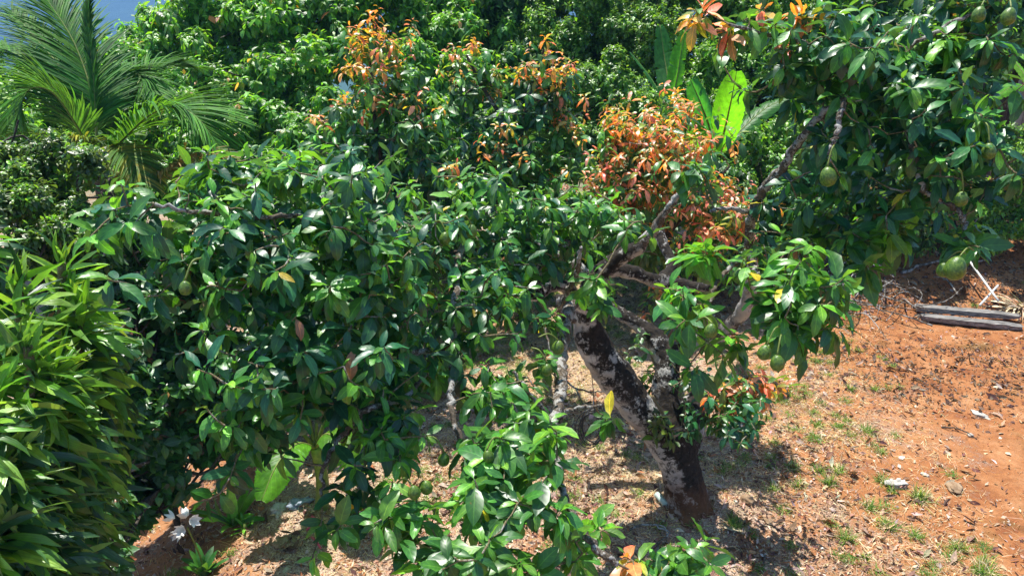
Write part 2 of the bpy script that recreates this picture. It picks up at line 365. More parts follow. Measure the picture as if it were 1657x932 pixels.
# ------------------------------------------------------------------ foliage machinery
PAL = {
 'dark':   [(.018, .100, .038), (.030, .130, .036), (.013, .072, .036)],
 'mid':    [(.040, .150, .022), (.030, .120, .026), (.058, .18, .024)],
 'fresh':  [(.09, .27, .022), (.07, .23, .024), (.12, .30, .03)],
 'lime':   [(.15, .28, .03), (.12, .25, .025)],
 'orange': [(.75, .22, .05), (.70, .30, .07), (.62, .16, .08), (.48, .32, .05), (.20, .25, .03), (.65, .30, .18), (.09, .18, .03)],
 'rose':   [(.60, .14, .08), (.62, .26, .17), (.50, .20, .07), (.2, .23, .03), (.08, .17, .03)],
 'yellow': [(.55, .42, .03), (.38, .34, .03)],
 'brown':  [(.16, .07, .03), (.22, .11, .05)],
 'bg':     [(.08, .21, .020), (.13, .30, .022), (.045, .15, .022), (.15, .31, .028)],
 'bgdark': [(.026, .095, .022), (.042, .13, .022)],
 'bglime': [(.09, .21, .022), (.06, .16, .022), (.12, .25, .03), (.05, .13, .02)],
 'olive':  [(.06, .11, .018), (.045, .10, .018), (.09, .15, .02)],
}
def pick(rng, kind, n):
    p = np.array(PAL[kind]); c = p[rng.integers(0, len(p), n)]
    return np.clip(c * rng.lognormal(0, .18, (n, 1)) * rng.lognormal(0, .07, (n, 3)), 0, .85)

class Skel:
    "a growing branch skeleton: new tips attach to the nearest node"
    def __init__(s): s.P = []; s.paths = []
    def limb(s, pts): s.P.append(np.asarray(pts, float))
    def attach(s, rng, tips, maxr=.014, sag=.12):
        nodes = np.concatenate(s.P); tips = np.asarray(tips); pend = list(range(len(tips)))
        d0 = np.array([np.min(((nodes - t) ** 2).sum(1)) for t in tips]); order = np.argsort(d0); axes = np.zeros_like(tips)
        for k in order:
            t = tips[k]; dd = np.sqrt(((nodes - t) ** 2).sum(1)) + .25 * np.maximum(0, nodes[:, 2] - t[2]); j = int(np.argmin(dd)); p = nodes[j]
            L = np.linalg.norm(t - p); m = max(3, int(L / .09) + 2); tt = np.linspace(0, 1, m)[:, None]
            mid = (p + t) / 2 + rng.normal(0, .12 * L, 3) - np.array([0, 0, sag * L * (1 if rng.random() < .6 else -1)])
            pts = (1 - tt) ** 2 * p + 2 * tt * (1 - tt) * mid + tt ** 2 * t
            pts[1:-1] += rng.normal(0, .012 * min(L, 1), (m - 2, 3))
            s.paths.append((pts, min(maxr, .0038 + .010 * L))); nodes = np.concatenate([nodes, pts[1:]]); axes[k] = unit(pts[-1] - pts[-2])
        s.P = [nodes]; return axes
    def twigs(s, geo, mi, sides=5, col=(1, 1, 1), tip=.0028):
        for pts, r in s.paths: tube(geo, pts, np.linspace(r, tip, len(pts)), sides, col, mi, cap=False)

def rosette(geo, rng, tips, axes, n, L, wr, kind, young='fresh', droop=.35, prof='avocado', mi=0, spread=(35, 105), curl=(.2, 1.0), fold=(.12, .38), stalk=.06, youngfrac=.2, odd=None, tint=None):
    k = len(tips); cnt = rng.integers(max(2, int(n * .65)), int(n * 1.3) + 1, k); idx = np.repeat(np.arange(k), cnt); N = len(idx)
    j = np.concatenate([np.arange(c) for c in cnt]); fr = j / np.repeat(cnt, cnt)
    A = unit(axes)[idx]; ref = unit(np.cross(A, unit(rng.normal(0, 1, (k, 3)))[idx])); B = np.cross(A, ref)
    az = j * 2.39996 + rng.normal(0, .3, N); rad = np.cos(az)[:, None] * ref + np.sin(az)[:, None] * B
    el = np.radians(spread[0] + (spread[1] - spread[0]) * fr ** .8 + rng.normal(0, 9, N))
    D = np.cos(el)[:, None] * A + np.sin(el)[:, None] * rad; D[:, 2] -= droop * (0.5 + rng.random(N)); D = unit(D)
    Up = .55 * A + np.array([0, 0, 1.0]) + rng.normal(0, .22, (N, 3))
    P = tips[idx] - A * (fr * stalk + rng.random(N) * .01)[:, None]
    size = (.62 + .5 * np.minimum(1, fr * 2.2)) * np.clip(rng.lognormal(0, .22, N), .5, 1.32); LL = (L if np.isscalar(L) else L[idx]) * size
    if isinstance(kind, str): kind = [kind] * k
    C = np.zeros((N, 3)); ka = np.array(kind)[idx]
    for kk in set(kind):
        s_ = ka == kk; C[s_] = pick(rng, kk, int(s_.sum()))
    yo = (fr < youngfrac) & (rng.random(N) < .7) & ~np.isin(ka, ['orange', 'rose']); C[yo] = pick(rng, young, int(yo.sum()))
    if odd:
        for kk, pr in odd: s_ = rng.random(N) < pr; C[s_] = pick(rng, kk, int(s_.sum()))
    cl = rng.lognormal(0, .16, (k, 1))[idx]; C = C * cl
    leaves(geo, rng, P, D, Up, LL, LL * wr * rng.uniform(.8, 1.2, N), rng.uniform(*curl, N), rng.uniform(*fold, N), C, prof, mi, wave=.2 if prof == 'avocado' else .12)

LEN = []
def LOF(px, py):
    if py > 660 and px > 650: return .130
    if px > 1080 and py > 400: return .145
    if px > 1150: return .122
    return .112 if px < 700 else .112
def blob_tips(rng, blobs, spacing):
    "tips spread through blobs (px, py, depth, rx px, ry px, rd m, kind); returns tips, outward axes, kinds"
    T, A, K = [], [], []; LEN.clear()
    for b in blobs:
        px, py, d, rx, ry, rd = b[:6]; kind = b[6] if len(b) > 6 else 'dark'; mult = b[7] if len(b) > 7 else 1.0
        c = at(px, py, d); ax, az = rx * d / FPX, ry * d / FPX
        n = max(2, int(mult * (ax * az + ax * rd * .7 + az * rd * .7) * 4.2 / spacing ** 2))
        cand = []; nc = max(1, round(n / 6)); cen = []
        while len(cen) < nc:
            v = unit(rng.normal(0, 1, 3)); r = rng.random() ** .5 * 1.12
            if v[1] > .2 and rng.random() < .45: continue
            if v[2] < -.4 and rng.random() < .3: continue
            cen.append(v * r)
        sc = np.array([.17 / max(ax, .1), .17 / max(rd, .1), .12 / max(az, .08)])
        for q in range(n): cand.append(cen[rng.integers(nc)] + np.clip(rng.normal(0, 1, 3), -1.8, 1.8) * np.minimum(sc, .6) * .8)
        cand = np.array(cand)
        T.append(c + cand[:, :1] * R * ax + cand[:, 1:2] * np.array([0, 1, 0]) * rd + cand[:, 2:3] * np.array([0, 0, 1.]) * az)
        LEN.extend([LOF(px, py)] * n); A.append(unit(cand * np.array([1, .9, .6]) + np.array([0, -.12, .45]) + rng.normal(0, .25, cand.shape))); K += [kind] * n
    return np.concatenate(T), np.concatenate(A), K

def fork_mesh(name, tubes, mats, parent, voxel=.015, disp=.012, seed=1):
    "thick overlapping tubes melted into one continuous bark surface"
    g = Geo()
    for pts, rad in tubes:
        P, Rr = smoothpath(pts, 6, rad); tube(g, P, Rr, 12, (1, 1, 1))
    o = g.build(name, mats, parent)
    mo = o.modifiers.new("m", 'REMESH'); mo.mode = 'VOXEL'; mo.voxel_size = voxel
    ms = o.modifiers.new("s", 'SMOOTH'); ms.iterations = 4; ms.factor = .6
    dg = bpy.context.evaluated_depsgraph_get(); me = bpy.data.meshes.new_from_object(o.evaluated_get(dg)); o.modifiers.clear(); o.data = me
    n = len(me.vertices); co = np.empty(n * 3); me.vertices.foreach_get("co", co); co = co.reshape(-1, 3)
    no = np.empty(n * 3); me.vertex_normals.foreach_get("vector", no); no = no.reshape(-1, 3)
    dz = np.array([mnoise.noise(Vector(c * 5)) * 1.6 + mnoise.noise(Vector(c * 17)) * .8 + mnoise.noise(Vector((c[0] * 42, c[1] * 42, c[2] * 25))) * .45 for c in co])
    co = co + no * (dz * disp)[:, None]; me.vertices.foreach_set("co", co.ravel())
    me.polygons.foreach_set("use_smooth", np.ones(len(me.polygons), bool)); me.update()
    return o

# ------------------------------------------------------------------ the big avocado tree
def px_path(lst): return [at(*p) for p in lst]
def nearer(l): return [(x, y, d - (.22 * min(1, max(0, (5.0 - d) / .6)) if y < 700 else 0), w * .9) for x, y, d, w in l]
def limb_r(lst): return [w * d / FPX / 2 for (_, _, d, w) in lst]
rng = np.random.default_rng(11)
base = gnd(1108, 822)
avo = thing("avocado_tree", base, "large spreading avocado tree with a black and white forked trunk and hanging green fruit", "tree")
TB = [ # thick stems: (px, py, depth, width px)
 [(1120, 866, 6.30, 92), (1116, 822, 6.2, 76), (1104, 775, 6.12, 66), (1092, 730, 6.05, 70), (1080, 695, 5.98, 70)],
 [(1092, 735, 6.05, 62), (1066, 700, 5.99, 56), (1036, 664, 5.93, 58), (1004, 622, 5.85, 60), (975, 580, 5.77, 58), (954, 540, 5.7, 52), (950, 492, 5.62, 40), (962, 455, 5.55, 34), (1000, 420, 5.5, 29), (1040, 398, 5.45, 25)],
 [(1096, 720, 6.04, 56), (1084, 670, 6.08, 46), (1076, 640, 6.12, 43), (1078, 596, 6.15, 43), (1066, 560, 6.2, 38), (1040, 530, 6.25, 27), (1000, 505, 6.3, 23), (955, 485, 6.35, 20), (900, 486, 6.4, 18)],
 [(1076, 604, 6.15, 34), (1096, 572, 6.1, 38), (1130, 548, 6.0, 32), (1170, 535, 5.8, 26), (1205, 500, 5.5, 22), (1218, 440, 5.2, 18)],
 [(1100, 730, 6.1, 58), (1118, 690, 6.2, 50), (1124, 655, 6.3, 42), (1150, 625, 6.4, 24)],
 [(1120, 800, 6.2, 50), (1140, 838, 6.22, 34), (1160, 860, 6.2, 14)],
 [(1104, 806, 6.2, 50), (1086, 838, 6.12, 32), (1066, 856, 6.05, 13)],
 [(1120, 800, 6.25, 50), (1148, 815, 6.45, 30), (1172, 822, 6.6, 12)],
 [(1112, 806, 6.15, 50), (1112, 852, 6.0, 30), (1108, 882, 5.9, 12)],
 [(958, 505, 5.62, 34), (930, 478, 5.5, 24), (905, 462, 5.35, 21), (868, 474, 5.2, 19), (838, 486, 5.05, 17)],
 [(960, 470, 5.55, 30), (985, 440, 5.6, 24), (1020, 440, 5.65, 22), (1060, 455, 5.7, 22), (1110, 462, 5.7, 20), (1150, 466, 5.6, 17)],
 [(1070, 456, 5.7, 22), (1088, 430, 5.8, 20), (1075, 400, 5.9, 18), (1066, 372, 6.0, 16)],
]
fork_mesh("trunk", [(px_path([q[:3] for q in l]), limb_r(l)) for l in TB], M['trunk'], avo)
LB = [ # thinner limbs, one branch part each
 [(838, 486, 5.05, 18), (800, 512, 4.95, 16), (762, 540, 4.8, 14), (720, 560, 4.5, 12), (640, 575, 4.1, 11), (560, 600, 3.8, 10), (470, 620, 3.6, 9)],
 [(880, 400, 5.6, 14), (830, 390, 5.3, 13), (760, 380, 4.9, 12), (680, 372, 4.5, 11), (600, 350, 4.1, 10), (520, 345, 3.8, 10), (430, 350, 3.6, 9), (330, 345, 3.5, 8), (250, 330, 3.4, 7)],
 [(962, 455, 5.55, 20), (925, 425, 5.55, 17), (880, 400, 5.6, 14)],
 [(868, 474, 5.2, 16), (790, 480, 4.9, 15), (700, 487, 4.7, 18), (660, 490, 4.6, 18), (600, 495, 4.4, 15), (540, 500, 4.1, 12), (450, 480, 3.8, 10), (370, 460, 3.6, 8)],
 [(760, 380, 4.9, 11), (742, 420, 4.6, 11), (738, 480, 4.3, 12), (732, 560, 4.1, 11), (730, 630, 3.9, 11), (734, 680, 3.8, 9), (755, 735, 3.7, 11), (768, 762, 3.65, 10), (757, 820, 3.55, 7), (745, 860, 3.5, 6)],
 [(930, 478, 5.5, 24), (915, 520, 5.2, 25), (908, 580, 4.8, 26), (907, 640, 4.5, 22), (895, 690, 4.1, 14), (900, 740, 3.75, 13), (912, 800, 3.5, 13), (935, 850, 3.35, 13), (965, 885, 3.25, 14), (1000, 912, 3.2, 12)],
 [(1000, 420, 5.5, 24), (1040, 395, 5.45, 22), (1075, 345, 5.3, 14), (1100, 315, 5.2, 11), (1135, 275, 5.1, 8)],
 [(940, 400, 4.4, 6), (935, 432, 4.5, 9), (922, 470, 4.8, 9), (905, 503, 5.0, 9), (930, 520, 5.4, 10)],
 [(1218, 440, 5.2, 18), (1214, 400, 5.0, 16), (1217, 345, 4.8, 17), (1235, 308, 4.7, 17), (1262, 280, 4.6, 17), (1288, 235, 4.5, 15), (1330, 190, 4.4, 13), (1390, 150, 4.3, 12), (1450, 140, 4.25, 12), (1500, 165, 4.25, 11), (1560, 170, 4.2, 8)],
 [(1217, 345, 4.8, 10), (1180, 338, 4.7, 7), (1150, 342, 4.6, 6)],
 [(1218, 400, 5.0, 12), (1218, 430, 4.7, 10), (1235, 462, 4.4, 8), (1246, 480, 4.2, 7), (1262, 520, 4.1, 6), (1262, 560, 4.1, 5)],
 [(1214, 415, 5.0, 9), (1185, 430, 4.7, 8), (1162, 455, 4.5, 7), (1150, 490, 4.3, 6)],
 [(1390, 150, 4.3, 9), (1362, 175, 4.1, 11), (1356, 210, 4.05, 9), (1345, 235, 4.05, 7), (1342, 262, 4.05, 5)],
 [(1450, 140, 4.25, 10), (1480, 250, 4.2, 10), (1495, 305, 4.2, 9), (1530, 330, 4.2, 10), (1558, 352, 4.2, 9), (1562, 385, 4.2, 7)],
 [(1390, 150, 4.3, 10), (1350, 90, 4.3, 8), (1260, 60, 4.2, 7), (1180, 40, 4.1, 6)],
 [(1450, 140, 4.25, 10), (1470, 80, 4.2, 8), (1540, 40, 4.2, 7), (1620, 0, 4.2, 6)],
 [(720, 560, 4.5, 10), (660, 640, 4.1, 9), (600, 660, 3.8, 12), (560, 700, 3.65, 10), (528, 745, 3.55, 8), (520, 800, 3.5, 6)],
 [(895, 690, 4.3, 10), (860, 640, 4.2, 8), (830, 600, 4.2, 6)],
 [(768, 762, 3.65, 8), (800, 790, 3.5, 7), (850, 800, 3.5, 6)],
 [(895, 690, 4.3, 9), (930, 660, 4.25, 7), (975, 655, 4.2, 5)],
]
LB = [l if i == 4 else nearer(l) for i, l in enumerate(LB)]
sk = Skel()
for l in TB: sk.limb(smoothpath(px_path([q[:3] for q in l]), 3)[8:] if l[0][1] > 650 else smoothpath(px_path([q[:3] for q in l]), 3))
for l in LB:
    g = Geo(); P, Rr = smoothpath(px_path([q[:3] for q in l]), 8, limb_r(l)); P[1:-1] += rng.normal(0, .006, (len(P) - 2, 3))
    tube(g, P, Rr, 8, (1, 1, 1), rough=.09, rng=rng); g.build("branch", M['limb'], avo); sk.limb(P)
AB = [ # foliage masses of the big tree
 (200, 330, 3.4, 50, 40, .25), (260, 380, 3.4, 85, 70, .3), (330, 300, 3.5, 90, 45, .35), (440, 290, 3.6, 90, 50, .4), (380, 400, 3.4, 95, 80, .4),
 (480, 360, 3.5, 85, 70, .4), (575, 300, 3.9, 80, 45, .4), (590, 380, 3.8, 80, 70, .4), (500, 460, 3.5, 90, 80, .4), (430, 510, 3.4, 85, 80, .35),
 (610, 470, 4.0, 70, 60, .4), (480, 580, 3.5, 100, 80, .4), (420, 640, 3.45, 60, 80, .3), (560, 570, 3.7, 90, 80, .4), (640, 560, 4.0, 60, 60, .35),
 (530, 660, 3.6, 90, 70, .35, 'dark', .8), (620, 640, 3.7, 70, 70, .3), (440, 720, 3.5, 60, 50, .25, 'dark', .8), (570, 790, 3.5, 70, 60, .25, 'dark', .75), (640, 720, 3.6, 45, 50, .2, 'mid', .7),
 (700, 330, 4.5, 90, 50, .4), (690, 420, 4.4, 70, 60, .35), (770, 440, 4.5, 60, 70, .3), (760, 520, 4.3, 50, 60, .25), (720, 560, 4.1, 45, 60, .25, 'dark', .8),
 (800, 320, 4.8, 60, 50, .35, 'mid'), (840, 370, 5.0, 70, 60, .4), (930, 370, 5.0, 60, 55, .35, 'mid'), (880, 430, 5.0, 50, 30, .25), (960, 420, 4.6, 45, 40, .25, 'mid', .8),
 (830, 480, 4.7, 40, 40, .25, 'dark', .6), (800, 590, 4.2, 35, 60, .2, 'mid', .5), (745, 610, 4.0, 40, 35, .2, 'dark', .5),
 (1040, 370, 4.8, 50, 35, .2, 'mid', .7), (1135, 270, 4.5, 45, 30, .2, 'mid', .8), (1130, 430, 4.2, 40, 28, .2, 'fresh', .7), (1150, 500, 4.0, 42, 35, .2, 'mid', .8),
 (1240, 480, 3.9, 80, 60, .3, 'mid'), (1290, 440, 3.9, 50, 45, .2, 'fresh', .8), (1270, 540, 3.9, 60, 45, .25, 'mid'), (1180, 580, 4.0, 50, 30, .2, 'mid', .7), (1215, 400, 4.6, 40, 30, .2, 'mid', .5),
 (740, 870, 3.2, 85, 50, .25, 'mid'), (680, 910, 3.15, 60, 30, .2, 'mid'), (840, 800, 3.4, 50, 70, .25, 'mid'), (800, 710, 3.6, 60, 35, .2, 'mid', .8), (860, 690, 3.8, 40, 45, .2, 'mid', .7),
 (850, 890, 3.2, 60, 45, .2, 'mid', .9), (940, 820, 3.7, 55, 35, .2, 'fresh', .6), (1130, 905, 3.4, 60, 22, .15, 'mid', 2.2), (1070, 910, 3.4, 30, 15, .1, 'mid', 1.5), (930, 900, 3.4, 35, 20, .15, 'mid', .5), (870, 630, 4.1, 30, 30, .15, 'mid', .6), (996, 672, 4.15, 10, 12, .05, 'mid', .4), (620, 730, 3.5, 45, 40, .2, 'mid', .8), (650, 810, 3.4, 25, 35, .12, 'mid', .7), (820, 650, 4.0, 45, 45, .2, 'mid', .7), (765, 655, 3.9, 30, 30, .15, 'mid', .5), (800, 750, 3.6, 50, 45, .2, 'mid', .8), (900, 740, 3.9, 30, 40, .15, 'mid', .5), (760, 800, 3.4, 50, 40, .2, 'mid', .8), (690, 860, 3.2, 50, 40, .2, 'mid', .8), (880, 600, 4.4, 30, 30, .15, 'mid', .5),
 (890, 530, 4.6, 40, 30, .2, 'mid', .5),
 (1280, 90, 4.2, 70, 60, .3), (1340, 60, 4.2, 80, 60, .35), (1420, 110, 4.2, 90, 80, .4, 'mid', .7), (1500, 80, 4.2, 80, 70, .35, 'mid'), (1560, 60, 4.2, 60, 60, .3), (1460, 200, 4.2, 90, 80, .4, 'dark', .7),
 (1540, 190, 4.2, 70, 80, .35, 'mid', .7), (1380, 230, 4.3, 80, 70, .35, 'dark', .7), (1325, 200, 4.6, 40, 55, .3, 'dark', .6), (1330, 320, 4.6, 70, 60, .3, 'dark'), (1420, 330, 4.4, 80, 70, .35, 'dark', .7), (1500, 300, 4.2, 70, 70, .3, 'mid'), (1570, 260, 4.2, 45, 70, .3),
 (1300, 370, 4.8, 50, 30, .2, 'dark', .8), (1430, 410, 4.3, 60, 50, .2, 'mid', .8), (1400, 440, 4.2, 40, 30, .12, 'mid', .6), (1540, 390, 4.1, 60, 25, .2, 'mid', .8), (1600, 395, 4.1, 30, 20, .15, 'fresh', .6), 
 (1180, 40, 4.0, 45, 25, .15, 'mid', .8), (1610, 30, 4.0, 40, 40, .2, 'mid', .8),
]
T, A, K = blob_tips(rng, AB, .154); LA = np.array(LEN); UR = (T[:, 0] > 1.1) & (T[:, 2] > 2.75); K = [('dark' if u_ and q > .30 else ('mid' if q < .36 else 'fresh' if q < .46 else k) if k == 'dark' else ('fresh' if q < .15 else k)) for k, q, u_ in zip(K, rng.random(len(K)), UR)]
ax = sk.attach(rng, T); A = unit(A + .45 * ax)
g = Geo(); sk.twigs(g, 1)
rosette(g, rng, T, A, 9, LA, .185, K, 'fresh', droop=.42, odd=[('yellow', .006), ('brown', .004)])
# fresh rust-coloured flushes at some tips
FL = [(1150, 25, 4.0, 35, 14, .08, 'orange', 1.2), (1300, 25, 4.15, 28, 14, .08, 'orange', 1.2), (1290, 75, 4.1, 22, 12, .06, 'rose'), (1245, 20, 4.15, 16, 8, .05, 'orange'), (1025, 905, 3.3, 9, 9, .03, 'rose', 1.5), (1200, 630, 5.6, 50, 22, .15, 'rose', 1.6), (1185, 45, 4, 14, 10, .04, 'orange', 1.2)]
T2, A2, K2 = blob_tips(rng, FL, .12); s2 = Skel(); s2.P = [np.concatenate([np.concatenate(sk.P)])]; s2.attach(rng, T2, .006); s2.twigs(g, 1)
rosette(g, rng, T2, A2, 8, .12, .17, K2, droop=.3, spread=(30, 95))
g.build("crown", [M['avo'], M['twig']], avo)
# leafy suckers on the lower trunk
for lim, bl in [([(1110, 680, 5.9), (1160, 655, 5.7), (1210, 640, 5.6)], [(1170, 660, 5.6, 70, 45, .3, 'dark'), (1215, 640, 5.55, 40, 40, .2, 'mid'), (1155, 600, 5.8, 40, 30, .2, 'dark', .7)]),
                ([(1084, 690, 5.9), (1070, 665, 5.8), (1055, 640, 5.8)], [(1060, 680, 5.75, 28, 30, .08, 'olive', .9)]), ([(1076, 600, 6.1), (1060, 590, 6.15), (1050, 560, 6.2)], [(1050, 590, 6.2, 30, 60, .12, 'bgdark', .5)])]:
    g = Geo(); s3 = Skel(); lp = smoothpath(px_path(lim), 4); s3.limb(lp); tube(g, lp, .012, 6, (1, 1, 1), 1)
    T4, A4, K4 = blob_tips(rng, bl, .13); s3.attach(rng, T4, .008); s3.twigs(g, 1); rosette(g, rng, T4, A4, 8, .085, .2, K4, 'olive', droop=.4); g.build("shoot", [M['avo'], M['twig']], avo)
def fruit(px, py, d, w, parent, tilt=0, pale=False):
    w = w * .97; d = d - .14
    c = at(px, py, d); r = w * d / FPX / 2 * (.85 if w > 24 else .95); g = Geo(); m = 13
    t = np.linspace(0, 1, m); z = -np.cos(t * np.pi); prof = np.sin(t * np.pi) * (1 - .16 * z) ; prof[0] = prof[-1] = .01
    pts = c + np.stack([np.zeros(m) + tilt * r * z * .3, np.zeros(m), r * 1.22 * z], -1); tube(g, pts, r * prof, 14, (1, 1, 1), cap=False)
    o = g.build("fruit", M['fruit'], parent)
    gs = Geo(); top = c + np.array([tilt * r * .3, 0, r * 1.18]); nodes = ALLN; j = np.argmin(((nodes - (top + [0, 0, .12])) ** 2).sum(1)); e = nodes[j]
    if np.linalg.norm(e - top) > .12: e = top + unit(e - top) * .12
    tube(gs, smoothpath([top, (top + e) / 2 + [0, 0, .03], e], 5), .0042, 6, (1, 1, 1)); s_ = gs.build("stalk", M['stalk'], o); s_.location = -avo.location if False else (0, 0, 0)
    return o
ALLN = np.concatenate([np.concatenate(sk.P)])
# stalk meshes are built relative to the tree, like the fruit meshes (both keep a zero offset)
_gb = Geo.build
def build_rel(s, name, mats, parent=None, loc=None, smooth=True):
    if parent is not None and parent.parent is not None and loc is None:
        root = parent
        while root.parent is not None: root = root.parent
        o = _gb(s, name, mats, None, root.location, smooth); o.location = (0, 0, 0); o.parent = parent; return o
    return _gb(s, name, mats, parent, loc, smooth)
Geo.build = build_rel
for q in [(763, 374, 4.3, 20), (1340, 286, 3.95, 32), (1546, 434, 3.9, 40), (1237, 570, 3.8, 26), (1258, 587, 3.75, 28), (1197, 446, 4.1, 27), (903, 562, 4.3, 22), (885, 598, 4.2, 19), (718, 743, 3.7, 21),
          (690, 788, 3.4, 22), (670, 796, 3.35, 22), (1150, 535, 3.9, 25), (1632, 27, 3.8, 28), (1584, 24, 3.9, 23), (1600, 245, 3.9, 24), (1555, 322, 3.95, 25), (300, 466, 3.1, 22), (720, 386, 4.2, 20), (1527, 436, 3.95, 26), (790, 738, 3.5, 20)]:
    fruit(*q, avo, tilt=rng.uniform(-1, 1))

# ------------------------------------------------------------------ more avocado trees behind, with rust-coloured new leaves
def avocado_behind(base_px, stems, blobs, label, seed, L=.15):
    rng = np.random.default_rng(seed); b = np.array(gnd(*base_px)) if len(base_px) == 2 else np.array(base_px)
    t = thing("avocado_tree", b, label, "tree", "avocado trees behind the big one"); sk = Skel(); g = Geo()
    for i, s_ in enumerate(stems):
        pts = [at(*q[:3]) for q in s_]; w = [q[3] * q[2] / FPX / 2 for q in s_]
        if i == 0: pts = [b - [0, 0, .05]] + pts; w = [w[0] * 1.5] + w
        P, Rr = smoothpath(pts, 6, w); tube(g, P, Rr, 9, (1, 1, 1), rough=.06, rng=rng); sk.limb(P)
    g.build("trunk", M['bgbark'], t)
    T, A, K = blob_tips(rng, blobs, .165); sk.attach(rng, T, .01); g = Geo(); sk.twigs(g, 1)
    fl = np.isin(K, ['orange', 'rose']); T = T + 0
    Tm = T[fl] + rng.normal(0, .12, (fl.sum(), 3)) - [0, 0, .09]; rosette(g, rng, Tm, A[fl], 6, L * .85, .18, 'mid', 'fresh', droop=.5)
    rosette(g, rng, T[~fl], A[~fl], 10, L * .9, .18, [k for k in K if k not in ('orange', 'rose')], 'fresh', droop=.45, youngfrac=.15)
    T5 = np.repeat(T[fl], 2, 0) + rng.normal(0, .10, (2 * fl.sum(), 3)); A5 = unit(np.repeat(A[fl], 2, 0) + [0, 0, .5])
    rosette(g, rng, T5, A5, 9, .090, .16, list(np.repeat([k for k in K if k in ('orange', 'rose')], 2)), 'lime', droop=.2, stalk=.08, curl=(.5, 1.4)); g.build("crown", [M['avo'], M['twig']], t)
    return t
avocado_behind((640, 500), [[(640, 400, 7.4, 14), (620, 300, 7.2, 12), (608, 200, 7.1, 8), (600, 100, 7.0, 5)], [(620, 300, 7.2, 8), (560, 240, 7.2, 6), (520, 190, 7.2, 4)], [(615, 250, 7.2, 7), (660, 200, 7.1, 5), (690, 175, 7.0, 4)]],
 [(600, 85, 7.0, 34, 22, .25, 'orange', 1.6), (602, 125, 7.0, 30, 22, .25, 'orange', 1.0), (618, 160, 7.1, 40, 40, .3, 'mid'), (680, 175, 7.0, 25, 9, .15, 'orange'), (560, 150, 7.1, 18, 12, .15, 'orange', .8), (520, 185, 7.1, 16, 8, .1, 'orange'), (540, 215, 7.2, 45, 30, .3, 'mid'), (620, 230, 7.2, 55, 45, .4, 'dark'), (680, 215, 7.1, 35, 30, .3, 'mid'), (620, 290, 7.2, 80, 50, .4, 'dark'), (700, 280, 7.2, 50, 40, .3, 'dark'), (730, 270, 6.9, 18, 10, .1, 'orange')],
 "slender avocado tree left of centre whose tip is a tall tuft of orange leaves", 21)
avocado_behind((850, 430), [[(842, 350, 7.6, 13), (838, 280, 7.5, 11), (815, 200, 7.5, 8), (780, 140, 7.5, 6), (755, 90, 7.5, 4)], [(838, 260, 7.5, 8), (850, 180, 7.4, 6), (870, 120, 7.3, 5), (880, 80, 7.2, 4)]],
 [(755, 95, 7.5, 30, 14, .15, 'orange', 1), (795, 130, 7.5, 18, 9, .15, 'orange', 1.2), (760, 150, 7.5, 45, 50, .3, 'mid'), (885, 90, 7.2, 24, 24, .2, 'orange', 1.0), (890, 120, 7.2, 26, 14, .2, 'orange', 1.0), (905, 150, 7.3, 26, 16, .2, 'orange', .6), (880, 160, 7.4, 45, 45, .3, 'dark'), (925, 195, 7.2, 30, 10, .15, 'orange', 1), (820, 200, 7.5, 55, 50, .35, 'dark'), (845, 238, 7.2, 50, 14, .2, 'orange', 1.0), (860, 290, 7.3, 60, 40, .3, 'mid'), (790, 280, 7.4, 60, 45, .3, 'dark'), (900, 235, 7.3, 45, 40, .3, 'mid'), (850, 350, 7.2, 70, 45, .3, 'dark')],
 "thin-stemmed avocado tree in the middle with two leaning stems tipped orange", 22)
avocado_behind((1080, 560), [[(1085, 460, 7.0, 14), (1080, 380, 6.9, 12), (1060, 300, 6.8, 8), (1050, 240, 6.8, 5)], [(1080, 380, 6.9, 9), (1130, 320, 6.8, 6), (1180, 270, 6.8, 4)]],
 [(1015, 222, 6.7, 40, 18, .2, 'orange', 1.4), (1050, 210, 6.7, 45, 18, .2, 'orange', 1.3), (1098, 185, 6.8, 26, 16, .15, 'orange', 1.8), (1060, 230, 6.5, 70, 25, .2, 'orange', 1.2), (1120, 250, 6.5, 40, 25, .2, 'orange', 1.2), (1100, 240, 6.8, 40, 22, .2, 'orange', 1.1), (1175, 215, 6.6, 20, 9, .1, 'orange', 1.2), (1000, 290, 6.6, 50, 20, .2, 'rose', 1.2), (1060, 300, 6.6, 60, 25, .25, 'orange', .9), (1130, 320, 6.5, 50, 40, .25, 'rose', 1.2), (1090, 350, 6.6, 60, 30, .25, 'rose', .7), (1040, 260, 6.9, 60, 40, .3, 'mid'), (1120, 290, 7.0, 60, 50, .3, 'mid'), (1080, 410, 6.8, 60, 40, .3, 'olive', .6), (1180, 380, 6.8, 50, 40, .3, 'rose', .6), (1150, 400, 6.4, 45, 40, .2, 'rose', .6), (1110, 460, 6.6, 50, 30, .2, 'rose', .5), (980, 340, 6.9, 50, 40, .3, 'mid')],
 "bushy avocado tree covered in rust-red and orange new leaves behind the forked trunk", 23, L=.13)

